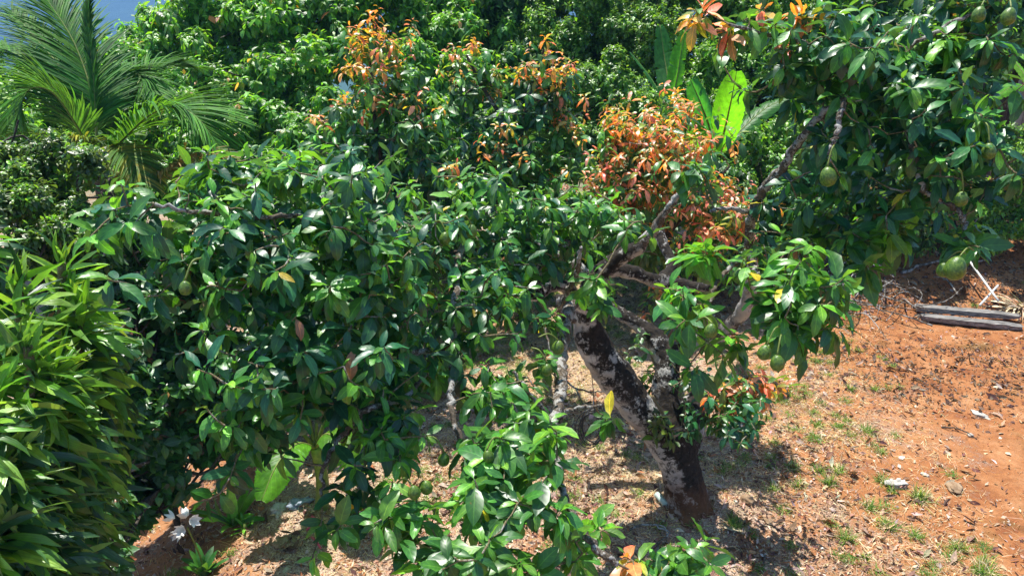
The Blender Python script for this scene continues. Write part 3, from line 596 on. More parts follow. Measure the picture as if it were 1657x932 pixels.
# ------------------------------------------------------------------ broad-leaved trees and shrubs of the backdrop
def crown_geo(g, rng, lobes, dens, L, wr, prof, kind, young, droop, mi=0, n=8, curl=(.1, .8), odd=None, sk=None):
    TT, AA, KK = [], [], []
    for lb in lobes:
        px, py, d, r = lb[:4]; kd = lb[4] if len(lb) > 4 else kind; c = at(px, py, d); rm = r * d / FPX
        # sub-clumps on the lobe, then tips on the clumps
        nc = max(8, int(24 * rm)); cv = unit(rng.normal(0, 1, (nc, 3))); cv[:, 1] = np.where(rng.random(nc) < .6, -abs(cv[:, 1]), cv[:, 1])
        cc = c + cv * rm * rng.uniform(.3, .95, (nc, 1)); cr = rm * rng.uniform(.25, .55, nc)
        nt = int(dens * rm * rm * 13); ii = rng.integers(0, nc, nt); v = unit(rng.normal(0, 1, (nt, 3)) + cv[ii] * .9 + [0, -.15, .25])
        tp = cc[ii] + v * cr[ii][:, None] * rng.uniform(.55, 1.05, (nt, 1)); TT.append(tp); AA.append(unit(v + [0, 0, .35])); KK += [kd] * nt
    T = np.concatenate(TT); A = np.concatenate(AA)
    keep = T[:, 2] > height(T[:, 0], T[:, 1]) + .05
    T, A, KK = T[keep], A[keep], [k for k, f in zip(KK, keep) if f]
    rosette(g, rng, T, A, n, L, wr, KK, young, droop=droop, prof=prof, mi=mi, stalk=.10, curl=curl, youngfrac=.22, odd=odd)
    return T
def bg_tree(name, cat, label, lobes, seed, dens=60, L=.13, wr=.24, prof='broad', kind='bg', young='fresh', droop=.7, mat='bgleaf', foot=None, tr=.10, n=8, group=None, odd=None, part="trunk"):
    rng = np.random.default_rng(seed); cs = np.array([at(*l[:3]) for l in lobes]); m = cs.mean(0)
    b = np.array([m[0], m[1] + .2, 0.0]) if foot is None else np.array(foot, float); b[2] = height(b[0], b[1])
    t = thing(name, b, label, cat, group); g = Geo()
    top = m + [0, 0, .2]; P = smoothpath([b - [0, 0, .1], b * .6 + top * .4 + rng.normal(0, .08, 3), top], 6); tube(g, P, np.linspace(tr, tr * .5, len(P)), 9, (1, 1, 1), rough=.06, rng=rng)
    for l, c in zip(lobes, cs):
        s = P[rng.integers(len(P) // 3, len(P) - 1)]; r = l[3] * l[2] / FPX
        for _ in range(4):
            e = c + unit(rng.normal(0, 1, 3)) * r * .85; e[1] -= .2 * r; Q = smoothpath([s, (s + c) / 2 + rng.normal(0, .12, 3), c + rng.normal(0, .1, 3), e], 5)
            tube(g, Q, np.linspace(tr * .45, .008, len(Q)), 6, (1, 1, 1), cap=False)
    g.build(part, M['bgbark'], t)
    g = Geo(); crown_geo(g, rng, lobes, dens, L, wr, prof, kind, young, droop, n=n, odd=odd); g.build("crown", M[mat], t)
    return t
BT = "trees filling the backdrop"
bg_tree("broadleaf_tree", "tree", "broad tree behind the coconut palm with drooping leaves and a few brown tips", [(200, 120, 12.5, 85), (180, 230, 11.8, 90), (300, 260, 11, 90), (390, 300, 10.6, 90), (280, 75, 12.2, 90), (390, 60, 12, 110), (330, 170, 11.5, 100), (430, 160, 11.4, 90), (230, 170, 12, 80)], 31, odd=[('orange', .012), ('brown', .01)], group=BT)
bg_tree("broadleaf_tree", "tree", "broad bright green tree at the top edge between the palm and the orange tuft", [(510, 50, 12.2, 110), (490, 150, 11.2, 90), (450, 240, 10.5, 80), (540, 230, 10.5, 80), (560, -30, 12.6, 110), (430, -20, 12.8, 100), (500, 310, 10, 90)], 32, odd=[('orange', .012)], group=BT)
bg_tree("broadleaf_tree", "tree", "leafy tree at the top edge right behind the tall orange tuft", [(650, 40, 12.4, 110), (690, 130, 11.4, 90), (740, 60, 12.2, 90), (660, 220, 10.8, 80), (690, -40, 12.8, 100), (680, 300, 10.2, 80)], 33, odd=[('orange', .01)], group=BT)
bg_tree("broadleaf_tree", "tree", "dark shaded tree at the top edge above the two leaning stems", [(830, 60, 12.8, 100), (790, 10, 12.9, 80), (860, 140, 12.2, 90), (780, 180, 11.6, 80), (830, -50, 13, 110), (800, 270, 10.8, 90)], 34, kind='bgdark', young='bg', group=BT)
bg_tree("small_leaved_tree", "tree", "light green small-leaved tree left of the banana leaves", [(940, 60, 11.6, 90), (1010, 110, 11.2, 100), (960, 180, 10.6, 90), (1040, 30, 12, 90), (1030, 220, 10.2, 70), (920, 260, 10, 60), (960, -40, 12, 100), (1060, -50, 12.2, 100)], 35, dens=120, L=.07, wr=.3, kind='bglime', young='lime', droop=.3, mat='smallleaf', prof='small', n=11, group=BT)
bg_tree("small_leaved_tree", "tree", "dense small-leaved tree rising right behind the upright banana leaves", [(1150, 50, 12, 100), (1230, 130, 11.6, 90), (1190, 230, 10.8, 80), (1290, 60, 12.2, 90), (1110, 160, 11.2, 80), (1180, -50, 12.4, 110), (1290, -50, 12.6, 100), (1290, 190, 11.2, 80), (1120, 260, 10.6, 80), (1230, 310, 10.4, 80)], 36, dens=110, L=.075, wr=.3, kind='bg', young='bglime', droop=.3, mat='smallleaf', prof='small', n=11, group=BT)
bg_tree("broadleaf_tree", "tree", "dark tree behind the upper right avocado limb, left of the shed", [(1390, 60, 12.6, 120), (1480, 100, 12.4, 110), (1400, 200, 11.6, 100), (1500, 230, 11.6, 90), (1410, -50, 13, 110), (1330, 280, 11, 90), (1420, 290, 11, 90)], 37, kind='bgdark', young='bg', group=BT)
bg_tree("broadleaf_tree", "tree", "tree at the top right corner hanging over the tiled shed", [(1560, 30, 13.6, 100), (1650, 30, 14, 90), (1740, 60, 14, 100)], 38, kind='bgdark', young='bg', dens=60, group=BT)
SH = "shrubs round the yard"
bg_tree("shrub", "shrub", "yellow-green bush below the tiled shed at the right edge", [(1630, 275, 10.6, 50), (1680, 260, 10.8, 60)], 39, dens=170, L=.07, wr=.3, kind='bglime', young='lime', droop=.2, mat='smallleaf', prof='small', tr=.03, group=SH, part="stem")
bg_tree("shrub", "shrub", "dark green hedge-like bush on the bank behind the weathered planks", [(1600, 350, 11.2, 60), (1540, 350, 11.2, 60), (1660, 350, 11.2, 60)], 40, dens=150, L=.07, wr=.3, kind='bg', young='bglime', droop=.2, mat='smallleaf', prof='small', tr=.04, group=SH, part="stem")
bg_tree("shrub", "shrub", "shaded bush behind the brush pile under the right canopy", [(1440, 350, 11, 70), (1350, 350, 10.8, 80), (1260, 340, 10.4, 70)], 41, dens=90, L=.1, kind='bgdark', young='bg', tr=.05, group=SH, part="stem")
bg_tree("shrub", "shrub", "twiggy small-leaved bush at the left edge below the coconut palm", [(40, 270, 6.2, 90), (130, 310, 6.0, 90), (40, 360, 5.8, 90), (140, 390, 5.8, 80), (0, 440, 5.6, 80)], 42, dens=210, L=.065, wr=.27, kind='olive', young='bg', droop=.15, mat='smallleaf', prof='broad', tr=.03, n=9, group=SH, part="stem")
bg_tree("shrub", "shrub", "dark glossy round-leaved bush in deep shade right of the strap-leaved plant", [(150, 850, 5.3, 60), (90, 880, 4.7, 80), (220, 810, 5.8, 60), (30, 820, 4.6, 90), (170, 900, 4.8, 45), (260, 520, 6.3, 90), (330, 590, 6.3, 80), (200, 640, 5.8, 110), (290, 700, 6.2, 90), (180, 760, 5.6000000000000005, 90), (330, 470, 6.4, 90), (400, 600, 6.4, 80), (110, 800, 5.2, 90), (230, 420, 6.2, 80), (180, 560, 5.8, 100), (240, 640, 6.1, 100), (370, 690, 6.4, 70), (200, 480, 6.0, 90), (240, 790, 6.1, 70)], 43, dens=100, L=.105, wr=.3, kind='bgdark', young='mid', droop=.4, mat='avo', prof='broad', tr=.03, n=8, group=SH, part="stem", odd=[('brown', .02)])  # dark leaf mass stands in for deep shade; leading lobes added over bare earth
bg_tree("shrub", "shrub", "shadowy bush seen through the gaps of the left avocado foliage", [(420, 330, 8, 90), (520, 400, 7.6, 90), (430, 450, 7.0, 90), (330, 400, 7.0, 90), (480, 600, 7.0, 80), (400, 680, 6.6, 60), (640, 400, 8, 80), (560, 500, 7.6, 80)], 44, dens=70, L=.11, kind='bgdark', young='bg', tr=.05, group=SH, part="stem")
bg_tree("shrub", "shrub", "bright low bush behind the hanging lichened limb, left of the coiled cable", [(640, 600, 8.0, 50), (700, 600, 8.2, 40), (690, 560, 8.4, 45)], 45, dens=150, L=.09, kind='bg', young='fresh', tr=.03, group=SH, part="stem")
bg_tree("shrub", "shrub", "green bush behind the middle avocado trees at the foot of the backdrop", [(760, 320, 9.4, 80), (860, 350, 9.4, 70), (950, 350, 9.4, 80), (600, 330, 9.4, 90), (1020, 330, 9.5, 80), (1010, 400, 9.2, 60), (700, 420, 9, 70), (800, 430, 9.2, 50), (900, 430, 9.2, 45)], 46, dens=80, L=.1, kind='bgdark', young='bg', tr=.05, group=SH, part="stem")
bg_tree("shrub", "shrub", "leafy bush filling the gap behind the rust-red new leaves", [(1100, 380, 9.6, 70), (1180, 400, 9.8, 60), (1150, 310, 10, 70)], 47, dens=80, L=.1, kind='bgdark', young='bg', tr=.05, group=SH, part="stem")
bg_tree("broadleaf_tree", "tree", "leafy tree at the left edge partly hidden by palm fronds", [(-20, 160, 11, 80), (40, 190, 11, 60), (-60, 100, 11, 80), (70, 140, 11.4, 60), (60, 230, 10.4, 70)], 48, group=BT)

# ------------------------------------------------------------------ coconut palm
def palm():
    rng = np.random.default_rng(61); D0 = 8.6; b = np.array(at(160, 330, D0)); b[2] = height(b[0], b[1])
    t = thing("coconut_palm", b, "young coconut palm with arching feathery fronds above the left bushes", "palm")
    g = Geo(); top = at(158, 250, D0); tube(g, smoothpath([b - [0, 0, .1], (b + top) / 2 + [.05, 0, 0], top], 8), np.linspace(.14, .09, 17), 12, (1, 1, 1), rough=.04, rng=rng); g.build("trunk", M['bgbark'], t)
    fr = [ # rachis pixels (px, py, depth), leaflet length px, colour
     ([(158, 250, 8.6), (150, 160, 8.6), (120, 70, 8.7), (70, -10, 8.8)], 75, 'plm', .9),
     ([(158, 250, 8.6), (152, 130, 8.5), (142, 40, 8.5), (150, -40, 8.5)], 26, 'plm', .2),
     ([(150, 255, 8.5), (122, 200, 8.2), (85, 150, 8.0), (48, 145, 7.9), (26, 190, 7.8)], 66, 'plf', .7),
     ([(152, 250, 8.6), (95, 150, 9.0), (30, 90, 9.2), (-60, 70, 9.4)], 70, 'plm', .8),
     ([(155, 250, 8.6), (160, 160, 8.9), (190, 125, 9.1), (225, 122, 9.2), (250, 150, 9.0)], 60, 'plf', .8),
     ([(165, 262, 8.5), (200, 225, 8.3), (245, 185, 8.1), (285, 175, 8.0), (320, 192, 7.9), (352, 235, 7.9)], 80, 'plf', .8),
     ([(165, 268, 8.6), (220, 290, 8.3), (270, 277, 8.0), (320, 252, 7.8), (380, 256, 7.7)], 40, 'tan', .8),
     ([(150, 262, 8.6), (90, 225, 8.4), (30, 215, 8.2), (-30, 240, 8.1)], 45, 'plm', .7),
     ([(158, 262, 8.6), (170, 240, 8.2), (205, 250, 7.9), (240, 300, 7.7)], 45, 'ylw', .8),
     ([(155, 262, 8.6), (140, 235, 8.1), (100, 225, 7.8), (60, 260, 7.6)], 45, 'ylw', .8),
     ([(158, 250, 8.6), (200, 170, 9.2), (250, 110, 9.6), (320, 110, 9.8)], 60, 'plm', .8),
     ([(156, 250, 8.6), (110, 130, 8.9), (55, 60, 9.0), (20, 20, 9.1)], 60, 'plm', .8),
    ]
    PAL['plf'] = [(.08, .23, .025), (.055, .18, .025)]; PAL['plm'] = [(.05, .17, .022), (.035, .13, .025), (.07, .20, .02)]; PAL['tan'] = [(.22, .2, .06), (.3, .24, .1), (.12, .16, .04)]; PAL['ylw'] = [(.24, .24, .03), (.12, .18, .03), (.07, .15, .025), (.06, .14, .02)]
    for pts, ll, kind, open_ in fr:
        P = smoothpath([at(*p) for p in pts], 14); s = np.concatenate([[0], np.cumsum(np.linalg.norm(np.diff(P, axis=0), axis=1))]); tot = s[-1]
        nl = int(tot / .0155); u = np.linspace(.16, 1, nl) * tot; Q = np.stack([np.interp(u, s, P[:, k]) for k in range(3)], 1)
        Tn = unit(np.stack([np.gradient(Q[:, k]) for k in range(3)], 1)); side = unit(np.cross(Tn, [0, 0, 1.0]) + 1e-4)
        # keep the sideways vector steady where the rachis is vertical
        for i in range(1, nl):
            if side[i] @ side[i - 1] < 0: side[i] *= -1
        up = unit(np.cross(side, Tn)); up *= np.sign(up[:, 2:3] + 1e-6)
        g = Geo(); rad = np.interp(np.linspace(0, 1, len(P)), [0, 1], [.016, .003]); tube(g, P, rad, 6, (1, 1, 1), 1)
        f = np.linspace(0, 1, nl); Lf = ll * 9.6 / FPX * (.45 + .9 * np.sin(np.pi * np.clip(f * .85 + .12, 0, 1))) * rng.lognormal(0, .08, nl)
        for sg in (-1, 1):
            ang = np.radians(np.interp(f, [0, 1], [62, 28])) * open_; dirs = np.cos(ang)[:, None] * Tn + (np.sin(ang) * sg)[:, None] * side + (.25 * up) + rng.normal(0, .03, (nl, 3))
            leaves(g, rng, Q, dirs, up + .3 * sg * -side, Lf, .0115 * rng.uniform(.8, 1.2, nl), rng.uniform(.4, 1.1, nl), .3, pick(rng, kind, nl) * .9, 'strap', 0, .02, twist=.1, sb=.03)
        g.build("frond", [M['palm'], M['stalk']], t)
palm()

# ------------------------------------------------------------------ banana plants
def paddle(parent, pts, width, face, col, rng, tears=0, name="leaf", droop=.3):
    "one big banana leaf: midrib path pts, half width, face normal"
    P = smoothpath(pts, 9); m = len(P); Tn = unit(np.gradient(P, axis=0)); N = np.asarray(face, float) - (Tn @ np.asarray(face, float))[:, None] * Tn; N = unit(N); Sd = np.cross(Tn, N)
    s = np.linspace(0, 1, m); w = width * np.clip(np.sin(np.pi * np.clip((s - .12) / .9, 0, 1)) ** .55, 0, 1) + .004
    g = Geo(); K = 5
    for sg in (-1, 1):
        V = np.zeros((m * 3 - 2, K, 3)); ss = np.linspace(0, 1, m * 3 - 2)
        Pi = np.stack([np.interp(ss, s, P[:, k]) for k in range(3)], 1); Ni = np.stack([np.interp(ss, s, N[:, k]) for k in range(3)], 1); Si = np.stack([np.interp(ss, s, Sd[:, k]) for k in range(3)], 1); wi = np.interp(ss, s, w)
        wi = wi * (1 + rng.normal(0, .03, len(wi)))
        for t_ in range(tears):
            k = rng.integers(len(ss) // 4, len(ss) - 2); wi[k] *= rng.uniform(.35, .7)
        cor = (np.arange(len(ss)) % 2 - .5) * .012
        Ti = unit(np.gradient(Pi, axis=0))
        for k in range(K):
            f = k / (K - 1); V[:, k] = Pi + (sg * wi * f)[:, None] * Si + (wi * (.28 * f - droop * 1.6 * f * f) + cor * f)[:, None] * Ni + (wi * .25 * f)[:, None] * Ti
        uv = np.zeros((len(ss), K, 2)); uv[..., 0] = .5 + sg * .5 * np.linspace(0, 1, K)[None]; uv[..., 1] = ss[:, None]
        q = gridq(len(ss), K); g.add(V, q if sg > 0 else q[:, ::-1], pick(rng, col, 1)[0], uv)
    tube(g, P, np.linspace(.016, .003, m) * (width / .15), 6, (1, 1, 1), 1)
    return g.build(name, [M['banana'], M['stalk']], parent)
rb = np.random.default_rng(71)
bn = at(1150, 400, 8.8); bn[2] = height(bn[0], bn[1])
ban = thing("banana_plant", bn, "banana plant with tall broad leaves standing behind the orange new growth", "banana plant")
g = Geo(); topb = at(1150, 250, 8.8); tube(g, smoothpath([bn - [0, 0, .1], (bn + topb) / 2, topb], 6), np.linspace(.11, .06, 13), 12, (1, 1, 1)); g.build("pseudostem", M['stalk'], ban)
PAL['ban'] = [(.035, .16, .05), (.05, .19, .05)]; PAL['banlime'] = [(.12, .32, .03)]
for pts, w, face, c, tr_ in [
  ([(1150, 255, 8.6), (1168, 225, 8.25), (1182, 168, 7.85), (1192, 116, 7.6)], .16, (-.15, -1, .8), 'banlime', 0),
  ([(1150, 260, 8.8), (1150, 215, 8.4), (1135, 170, 8.1), (1118, 130, 7.9)], .14, (-.1, -1, .8), 'ban', 2),
  ([(1150, 250, 8.8), (1095, 190, 9.1), (1078, 110, 9.3), (1068, 42, 9.3)], .13, (-.3, -1, .3), 'ban', 5),
  ([(1150, 250, 8.8), (1092, 190, 9.0), (1098, 110, 9.0), (1108, 52, 9.0)], .13, (.7, -1, .3), 'fresh', 5),
  ([(1150, 260, 8.8), (1200, 210, 8.9), (1240, 175, 9.0), (1275, 160, 9.0)], .12, (-.2, -.5, 1), 'ban', 6),
  ([(1150, 260, 8.8), (1085, 175, 9.2), (1048, 120, 9.4), (1020, 85, 9.5)], .07, (.7, -.3, .6), 'ban', 4),
  ([(1150, 265, 8.8), (1140, 240, 8.4), (1130, 215, 8.2), (1122, 185, 8.1)], .10, (0, -1, .4), 'fresh', 1)]:
    paddle(ban, [at(*p) for p in pts], w, face, c, rb, tr_)
b2 = gnd(520, 820); ban2 = thing("banana_plant", b2, "low banana plant with wide pale leaves under the left avocado foliage", "banana plant")
g = Geo(); t2 = b2 + [0, 0, .55]; tube(g, smoothpath([b2 - [0, 0, .05], (b2 + t2) / 2 + [.03, 0, 0], t2], 5), np.linspace(.06, .04, 11), 10, (1, 1, 1)); g.build("pseudostem", M['stalk'], ban2)
for dx, dy, dz, w, c, fz in [(-.55, -.25, .25, .17, 'ban', 1), (.55, .05, .35, .17, 'ban', 1), (-.2, -.6, .05, .15, 'banlime', 1), (.15, .5, .55, .14, 'fresh', 1), (-.35, .35, .6, .15, 'ban', 1), (.4, -.4, .1, .13, 'fresh', 1)]:
    paddle(ban2, [t2, t2 + [dx * .35, dy * .35, dz * .9 + .12], t2 + [dx * .75, dy * .75, dz + .1], t2 + [dx * 1.1, dy * 1.1, dz * .7 - .05]], w, (-dx * .3, -dy * .3 - .3, 1), c, rb, 2)
b3 = at(1690, 330, 11.5); b3[2] = height(b3[0], b3[1]); ban3 = thing("banana_plant", b3, "banana plant at the right edge with one narrow leaf in front of the shed", "banana plant")
g = Geo(); t3 = at(1690, 190, 11.5); tube(g, smoothpath([b3 - [0, 0, .1], (b3 + t3) / 2, t3], 5), np.linspace(.1, .06, 11), 10, (1, 1, 1)); g.build("pseudostem", M['stalk'], ban3)
for pts, w, face, c in [([(1690, 190, 11.5), (1670, 150, 11.3), (1640, 140, 11.2), (1600, 165, 11.0)], .12, (0, -.4, 1), 'banlime'), ([(1690, 190, 11.5), (1650, 110, 12), (1600, 70, 12.3), (1590, 110, 12.4)], .12, (.2, -.5, 1), 'banlime'), ([(1690, 190, 11.5), (1720, 110, 11.5), (1760, 100, 11.5)], .15, (0, -.4, 1), 'ban')]:
    paddle(ban3, [at(*p) for p in pts], w, face, c, rb, 3)

# ------------------------------------------------------------------ strap-leaved dracaena at the left edge
def dracaena():
    rng = np.random.default_rng(81); b = at(-60, 900, 3.6); b[2] = height(b[0], b[1])
    t = thing("dracaena", b, "big dracaena with layers of glossy yellow-green strap leaves along the left edge", "shrub")
    PAL['drac'] = [(.10, .25, .02), (.065, .19, .022), (.18, .33, .04)]; PAL['drac_shade'] = [(.018, .07, .02), (.03, .10, .022)]
    heads = [ # (px, py, depth, stem bottom drop m)
     (100, 425, 3.6, 1.2), (30, 460, 3.3, 1.3), (-30, 490, 3.1, 1.5), (45, 560, 3.1, 1.1), (-15, 620, 2.9, 1.2), (85, 610, 3.3, 1.0), (0, 740, 2.9, .9), (-70, 640, 2.7, 1.2), (125, 500, 3.6, .9), (40, 780, 3.1, .9), (85, 720, 3.4, .8), (-20, 850, 2.8, .6), (40, 890, 3.0, .5), (-60, 380, 3.5, .6)]
    for i, (px, py, d, drop) in enumerate(heads):
        top = at(px, py, d); base = np.array([b[0] + rng.normal(0, .2), b[1] + rng.normal(0, .2), b[2]])
        P = smoothpath([base, base * .4 + top * .6 + [-.1, .05, -.25], top + [-.05, 0, -.25], top], 6); g = Geo(); tube(g, P, np.linspace(.03, .018, len(P)), 8, (1, 1, 1)); g.build("stem", M['twig'], t)
        g = Geo(); n = 210; f = np.linspace(0, 1, n) ** .9                       # 0 = tip of the stem, 1 = lowest
        Q = top - np.array([.12, -.02, 1]) * (f * drop)[:, None]; az = np.arange(n) * 2.39996 + rng.normal(0, .3, n)
        el = np.radians(np.interp(f, [0, .12, .4, 1], [14, 52, 88, 120]) + rng.normal(0, 15, n))
        Dv = np.stack([np.sin(el) * np.cos(az), np.sin(el) * np.sin(az), np.cos(el)], 1); Dv[:, 0] += .45 * np.sin(el)
        L = np.interp(f, [0, .15, .5, 1], [.17, .25, .27, .25]) * rng.lognormal(0, .12, n)
        C = pick(rng, 'drac', n); dk = rng.random(n) < .08 + f * .5 + (.4 if py > 680 else 0); C[dk] = pick(rng, 'drac_shade', int(dk.sum()))  # lower leaves coloured darker to imitate shade beneath the lit tops
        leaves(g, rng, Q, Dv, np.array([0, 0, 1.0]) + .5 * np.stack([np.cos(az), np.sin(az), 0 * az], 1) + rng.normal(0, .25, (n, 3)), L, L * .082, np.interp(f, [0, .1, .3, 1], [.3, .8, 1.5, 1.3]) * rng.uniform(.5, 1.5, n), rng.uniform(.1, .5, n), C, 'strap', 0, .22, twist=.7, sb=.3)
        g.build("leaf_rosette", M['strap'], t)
dracaena()

# ------------------------------------------------------------------ small plants
def strap_plant(name, px, py, n, L, label, kind='fresh', wr=.09, seed=1, cat="plant", el=(8, 55), curl=(.1, .6)):
    rng = np.random.default_rng(seed); b = gnd(px, py); t = thing(name, b, label, cat); g = Geo(); az = np.arange(n) * 2.4 + rng.normal(0, .3, n); e = np.radians(rng.uniform(*el, n))
    D = np.stack([np.sin(e) * np.cos(az), np.sin(e) * np.sin(az), np.cos(e)], 1)
    leaves(g, rng, np.tile(b, (n, 1)) + rng.normal(0, .01, (n, 3)), D, np.stack([-np.cos(az), -np.sin(az), 1 + 0 * az], 1), L * rng.uniform(.6, 1.1, n), L * wr, rng.uniform(*curl, n), .3, pick(rng, kind, n), 'strap')
    g.build("leaf", M['strap'], t); g = Geo(); tube(g, [b - [0, 0, .02], b + [0, 0, .02], b + [0, 0, .07]], [.022, .02, .012], 8, (1, 1, 1)); g.build("stem", M['stalk'], t)
    return t, b
strap_plant("strap_leaf_plant", 378, 850, 13, .40, "upright bright green strap-leaved plant on bare soil above the white lily", seed=5)
strap_plant("strap_leaf_plant", 398, 858, 9, .15, "tiny leafy sprout at the right foot of the upright strap-leaved plant", seed=6, el=(20, 70))
lily, lb = strap_plant("lily", 332, 930, 18, .24, "small lily with drooping white flowers on a bent stalk", 'mid', .12, 7, "flower", (10, 65))
g = Geo(); fd = gnd(332, 930); dl = 5.0
dcam = float((fd - CP) @ F)
tops = [at(278, 842, dcam * .96), at(294, 862, dcam * .93), at(314, 847, dcam * .95), at(288, 868, dcam * .94), at(300, 838, dcam * .97)]
tops = [p + np.array([0, 0, .03]) for p in tops]; hub = at(303, 853, dcam * .955); st = smoothpath([fd, at(322, 895, dcam * .98), hub], 6); tube(g, st, .006, 7, (1, 1, 1)); g.build("flower_stalk", M['stalk'], lily)
rg_ = np.random.default_rng(9)
for k, tp in enumerate(tops):
    dv = unit(tp - hub + np.array([-.01, -.03, -.02 - .03 * (k > 1)])); g = Geo(); n = 6; a = np.arange(n) / n * 2 * np.pi; ref = unit(np.cross(dv, [0, 0, 1])); bb = np.cross(dv, ref)
    rd = np.cos(a)[:, None] * ref + np.sin(a)[:, None] * bb
    leaves(g, rg_, np.tile(tp - dv * .03, (n, 1)), dv * .7 + rd * .8, -rd + .4 * dv, .088, .019, -.5, .2, (1, 1, 1), 'broad', 0, .05); g.build("flower", M['petal'], lily)

PAL['grass'] = [(.10, .20, .03), (.16, .25, .05), (.07, .15, .03)]; PAL['straw'] = [(.55, .45, .30), (.66, .58, .44), (.46, .34, .22), (.36, .30, .2)]
def tuft_geo(g, rng, p, n, L):
    az = rng.uniform(0, 6.28, n); e = np.radians(rng.uniform(5, 70, n)); D = np.stack([np.sin(e) * np.cos(az), np.sin(e) * np.sin(az), np.cos(e)], 1)
    c = pick(rng, 'grass', n); s_ = rng.random(n) < .25; c[s_] = pick(rng, 'straw', int(s_.sum()))
    leaves(g, rng, p + np.stack([rng.normal(0, L * .22, n), rng.normal(0, L * .22, n), 0 * az - .005], 1), D, np.stack([-np.cos(az), -np.sin(az), .6 + 0 * az], 1), L * rng.uniform(.5, 1.25, n), .0036, rng.uniform(.2, 1.1, n), .1, c, 'blade', 0, .05)
rt = np.random.default_rng(91)
OWN = {(1490, 808): "thick green grass tuft right of the crumpled pale husk", (1595, 925): "large green grass tuft in the bottom right corner", (1343, 783): "wide green grass tuft in the middle of the tufted patch", (1186, 850): "green grass tuft growing in the litter right of the trunk foot"}
for (px, py, L) in [(1277, 640, .10), (1315, 672, .09), (1370, 684, .10), (1318, 708, .12), (1400, 696, .10), (1425, 732, .13), (1247, 742, .12), (1283, 758, .14), (1323, 762, .13), (1355, 764, .13), (1343, 783, .17), (1250, 793, .13), (1290, 787, .11), (1427, 778, .13), (1442, 794, .12),
    (1490, 808, .18), (1407, 822, .16), (1435, 853, .14), (1480, 868, .13), (1370, 872, .15), (1400, 902, .10), (1550, 888, .16), (1595, 925, .19), (1375, 630, .09), (1415, 630, .09), (1455, 627, .07), (1186, 850, .15), (1215, 868, .11), (1335, 520, .09), (1105, 615, .1), (880, 640, .1), (1000, 545, .12), (700, 690, .1)]:
    p = gnd(px, py); t = thing("grass_tuft", p, OWN.get((px, py), "small green grass tuft growing out of the bare red soil"), "grass tuft", "small grass tufts on the red soil"); L = L * rt.uniform(.6, .95); g = Geo(); tuft_geo(g, rt, p, int(120 * L / .12), L); g.build("blades", M['grass'], t)

# ------------------------------------------------------------------ litter (nobody could count it)
def ground_pts(rng, n, dens):
    out = []
    while sum(map(len, out)) < n:
        x = rng.uniform(-3.6, 8.5, 20000); y = rng.uniform(3.4, 11.5, 20000); f = dens(x, y); k = rng.random(20000) < f
        k &= np.abs(x) < (y + 2) * .76; out.append(np.stack([x[k], y[k]], 1))
    p = np.concatenate(out)[:n]; z = height(p[:, 0], p[:, 1]) + .012; return np.column_stack([p, z])
rl = np.random.default_rng(101)
def dens_l(x, y):
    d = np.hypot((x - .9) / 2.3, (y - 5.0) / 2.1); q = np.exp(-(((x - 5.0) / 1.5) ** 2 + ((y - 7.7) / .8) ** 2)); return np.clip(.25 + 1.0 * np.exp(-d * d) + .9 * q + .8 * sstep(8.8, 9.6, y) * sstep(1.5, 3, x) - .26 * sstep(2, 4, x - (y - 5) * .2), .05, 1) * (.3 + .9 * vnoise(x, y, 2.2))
PAL['litter'] = [(.30, .18, .13), (.44, .33, .27), (.20, .11, .085), (.54, .44, .37), (.12, .06, .055), (.34, .15, .07), (.5, .36, .25)]
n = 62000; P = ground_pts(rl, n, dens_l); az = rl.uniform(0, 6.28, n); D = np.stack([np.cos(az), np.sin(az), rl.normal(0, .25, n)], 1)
g = Geo(); L = rl.lognormal(math.log(.028), .5, n); leaves(g, rl, P, D, np.array([0, 0, 1.0]) + rl.normal(0, .45, (n, 3)), L, L * rl.uniform(.12, .36, n), rl.uniform(-1.2, 1.5, n), rl.uniform(-.2, .7, n), pick(rl, 'litter', n) * np.where(np.exp(-(((P[:, 0] - 5.0) / 1.7) ** 2 + ((P[:, 1] - 7.7) / .9) ** 2)) + sstep(8.8, 9.6, P[:, 1]) * .6 > .4, .45, 1.0)[:, None], 'chip', 0, .2)  # darker patch of litter; on the bank the darkening stands in for tree shade
n = 2600; P = ground_pts(rl, n, dens_l); az = rl.uniform(0, 6.28, n); D = np.stack([np.cos(az), np.sin(az), rl.uniform(0, .3, n)], 1); L = rl.uniform(.06, .13, n)
leaves(g, rl, P, D, np.array([0, 0, 1.0]) + rl.normal(0, .5, (n, 3)), L, L * .2, rl.uniform(-1, 2, n), rl.uniform(0, .8, n), pick(rl, 'litter', n) * .8, 'broad', 0, .2)
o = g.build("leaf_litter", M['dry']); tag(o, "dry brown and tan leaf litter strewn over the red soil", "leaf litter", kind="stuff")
def dens_s(x, y): return np.clip(.15 + 1.3 * vnoise(x, y, 1.6) ** 2, .02, 1) * (1 - .93 * sstep(3.0, 4.2, x + .8 * (vnoise(x, y, .8) - .5) - (y - 5) * .12)) * (1 - .85 * sstep(-1.1, -1.7, x))
n = 60000; P = ground_pts(rl, n, dens_s); az = rl.uniform(0, 6.28, n); D = np.stack([np.cos(az), np.sin(az), rl.uniform(0, .5, n)], 1); L = rl.lognormal(math.log(.07), .4, n)
g = Geo(); leaves(g, rl, P, D, np.array([0, 0, 1.0]) + rl.normal(0, .4, (n, 3)), L, .0019, rl.uniform(0, 1.2, n), .1, pick(rl, 'straw', n), 'blade', 0, .05)
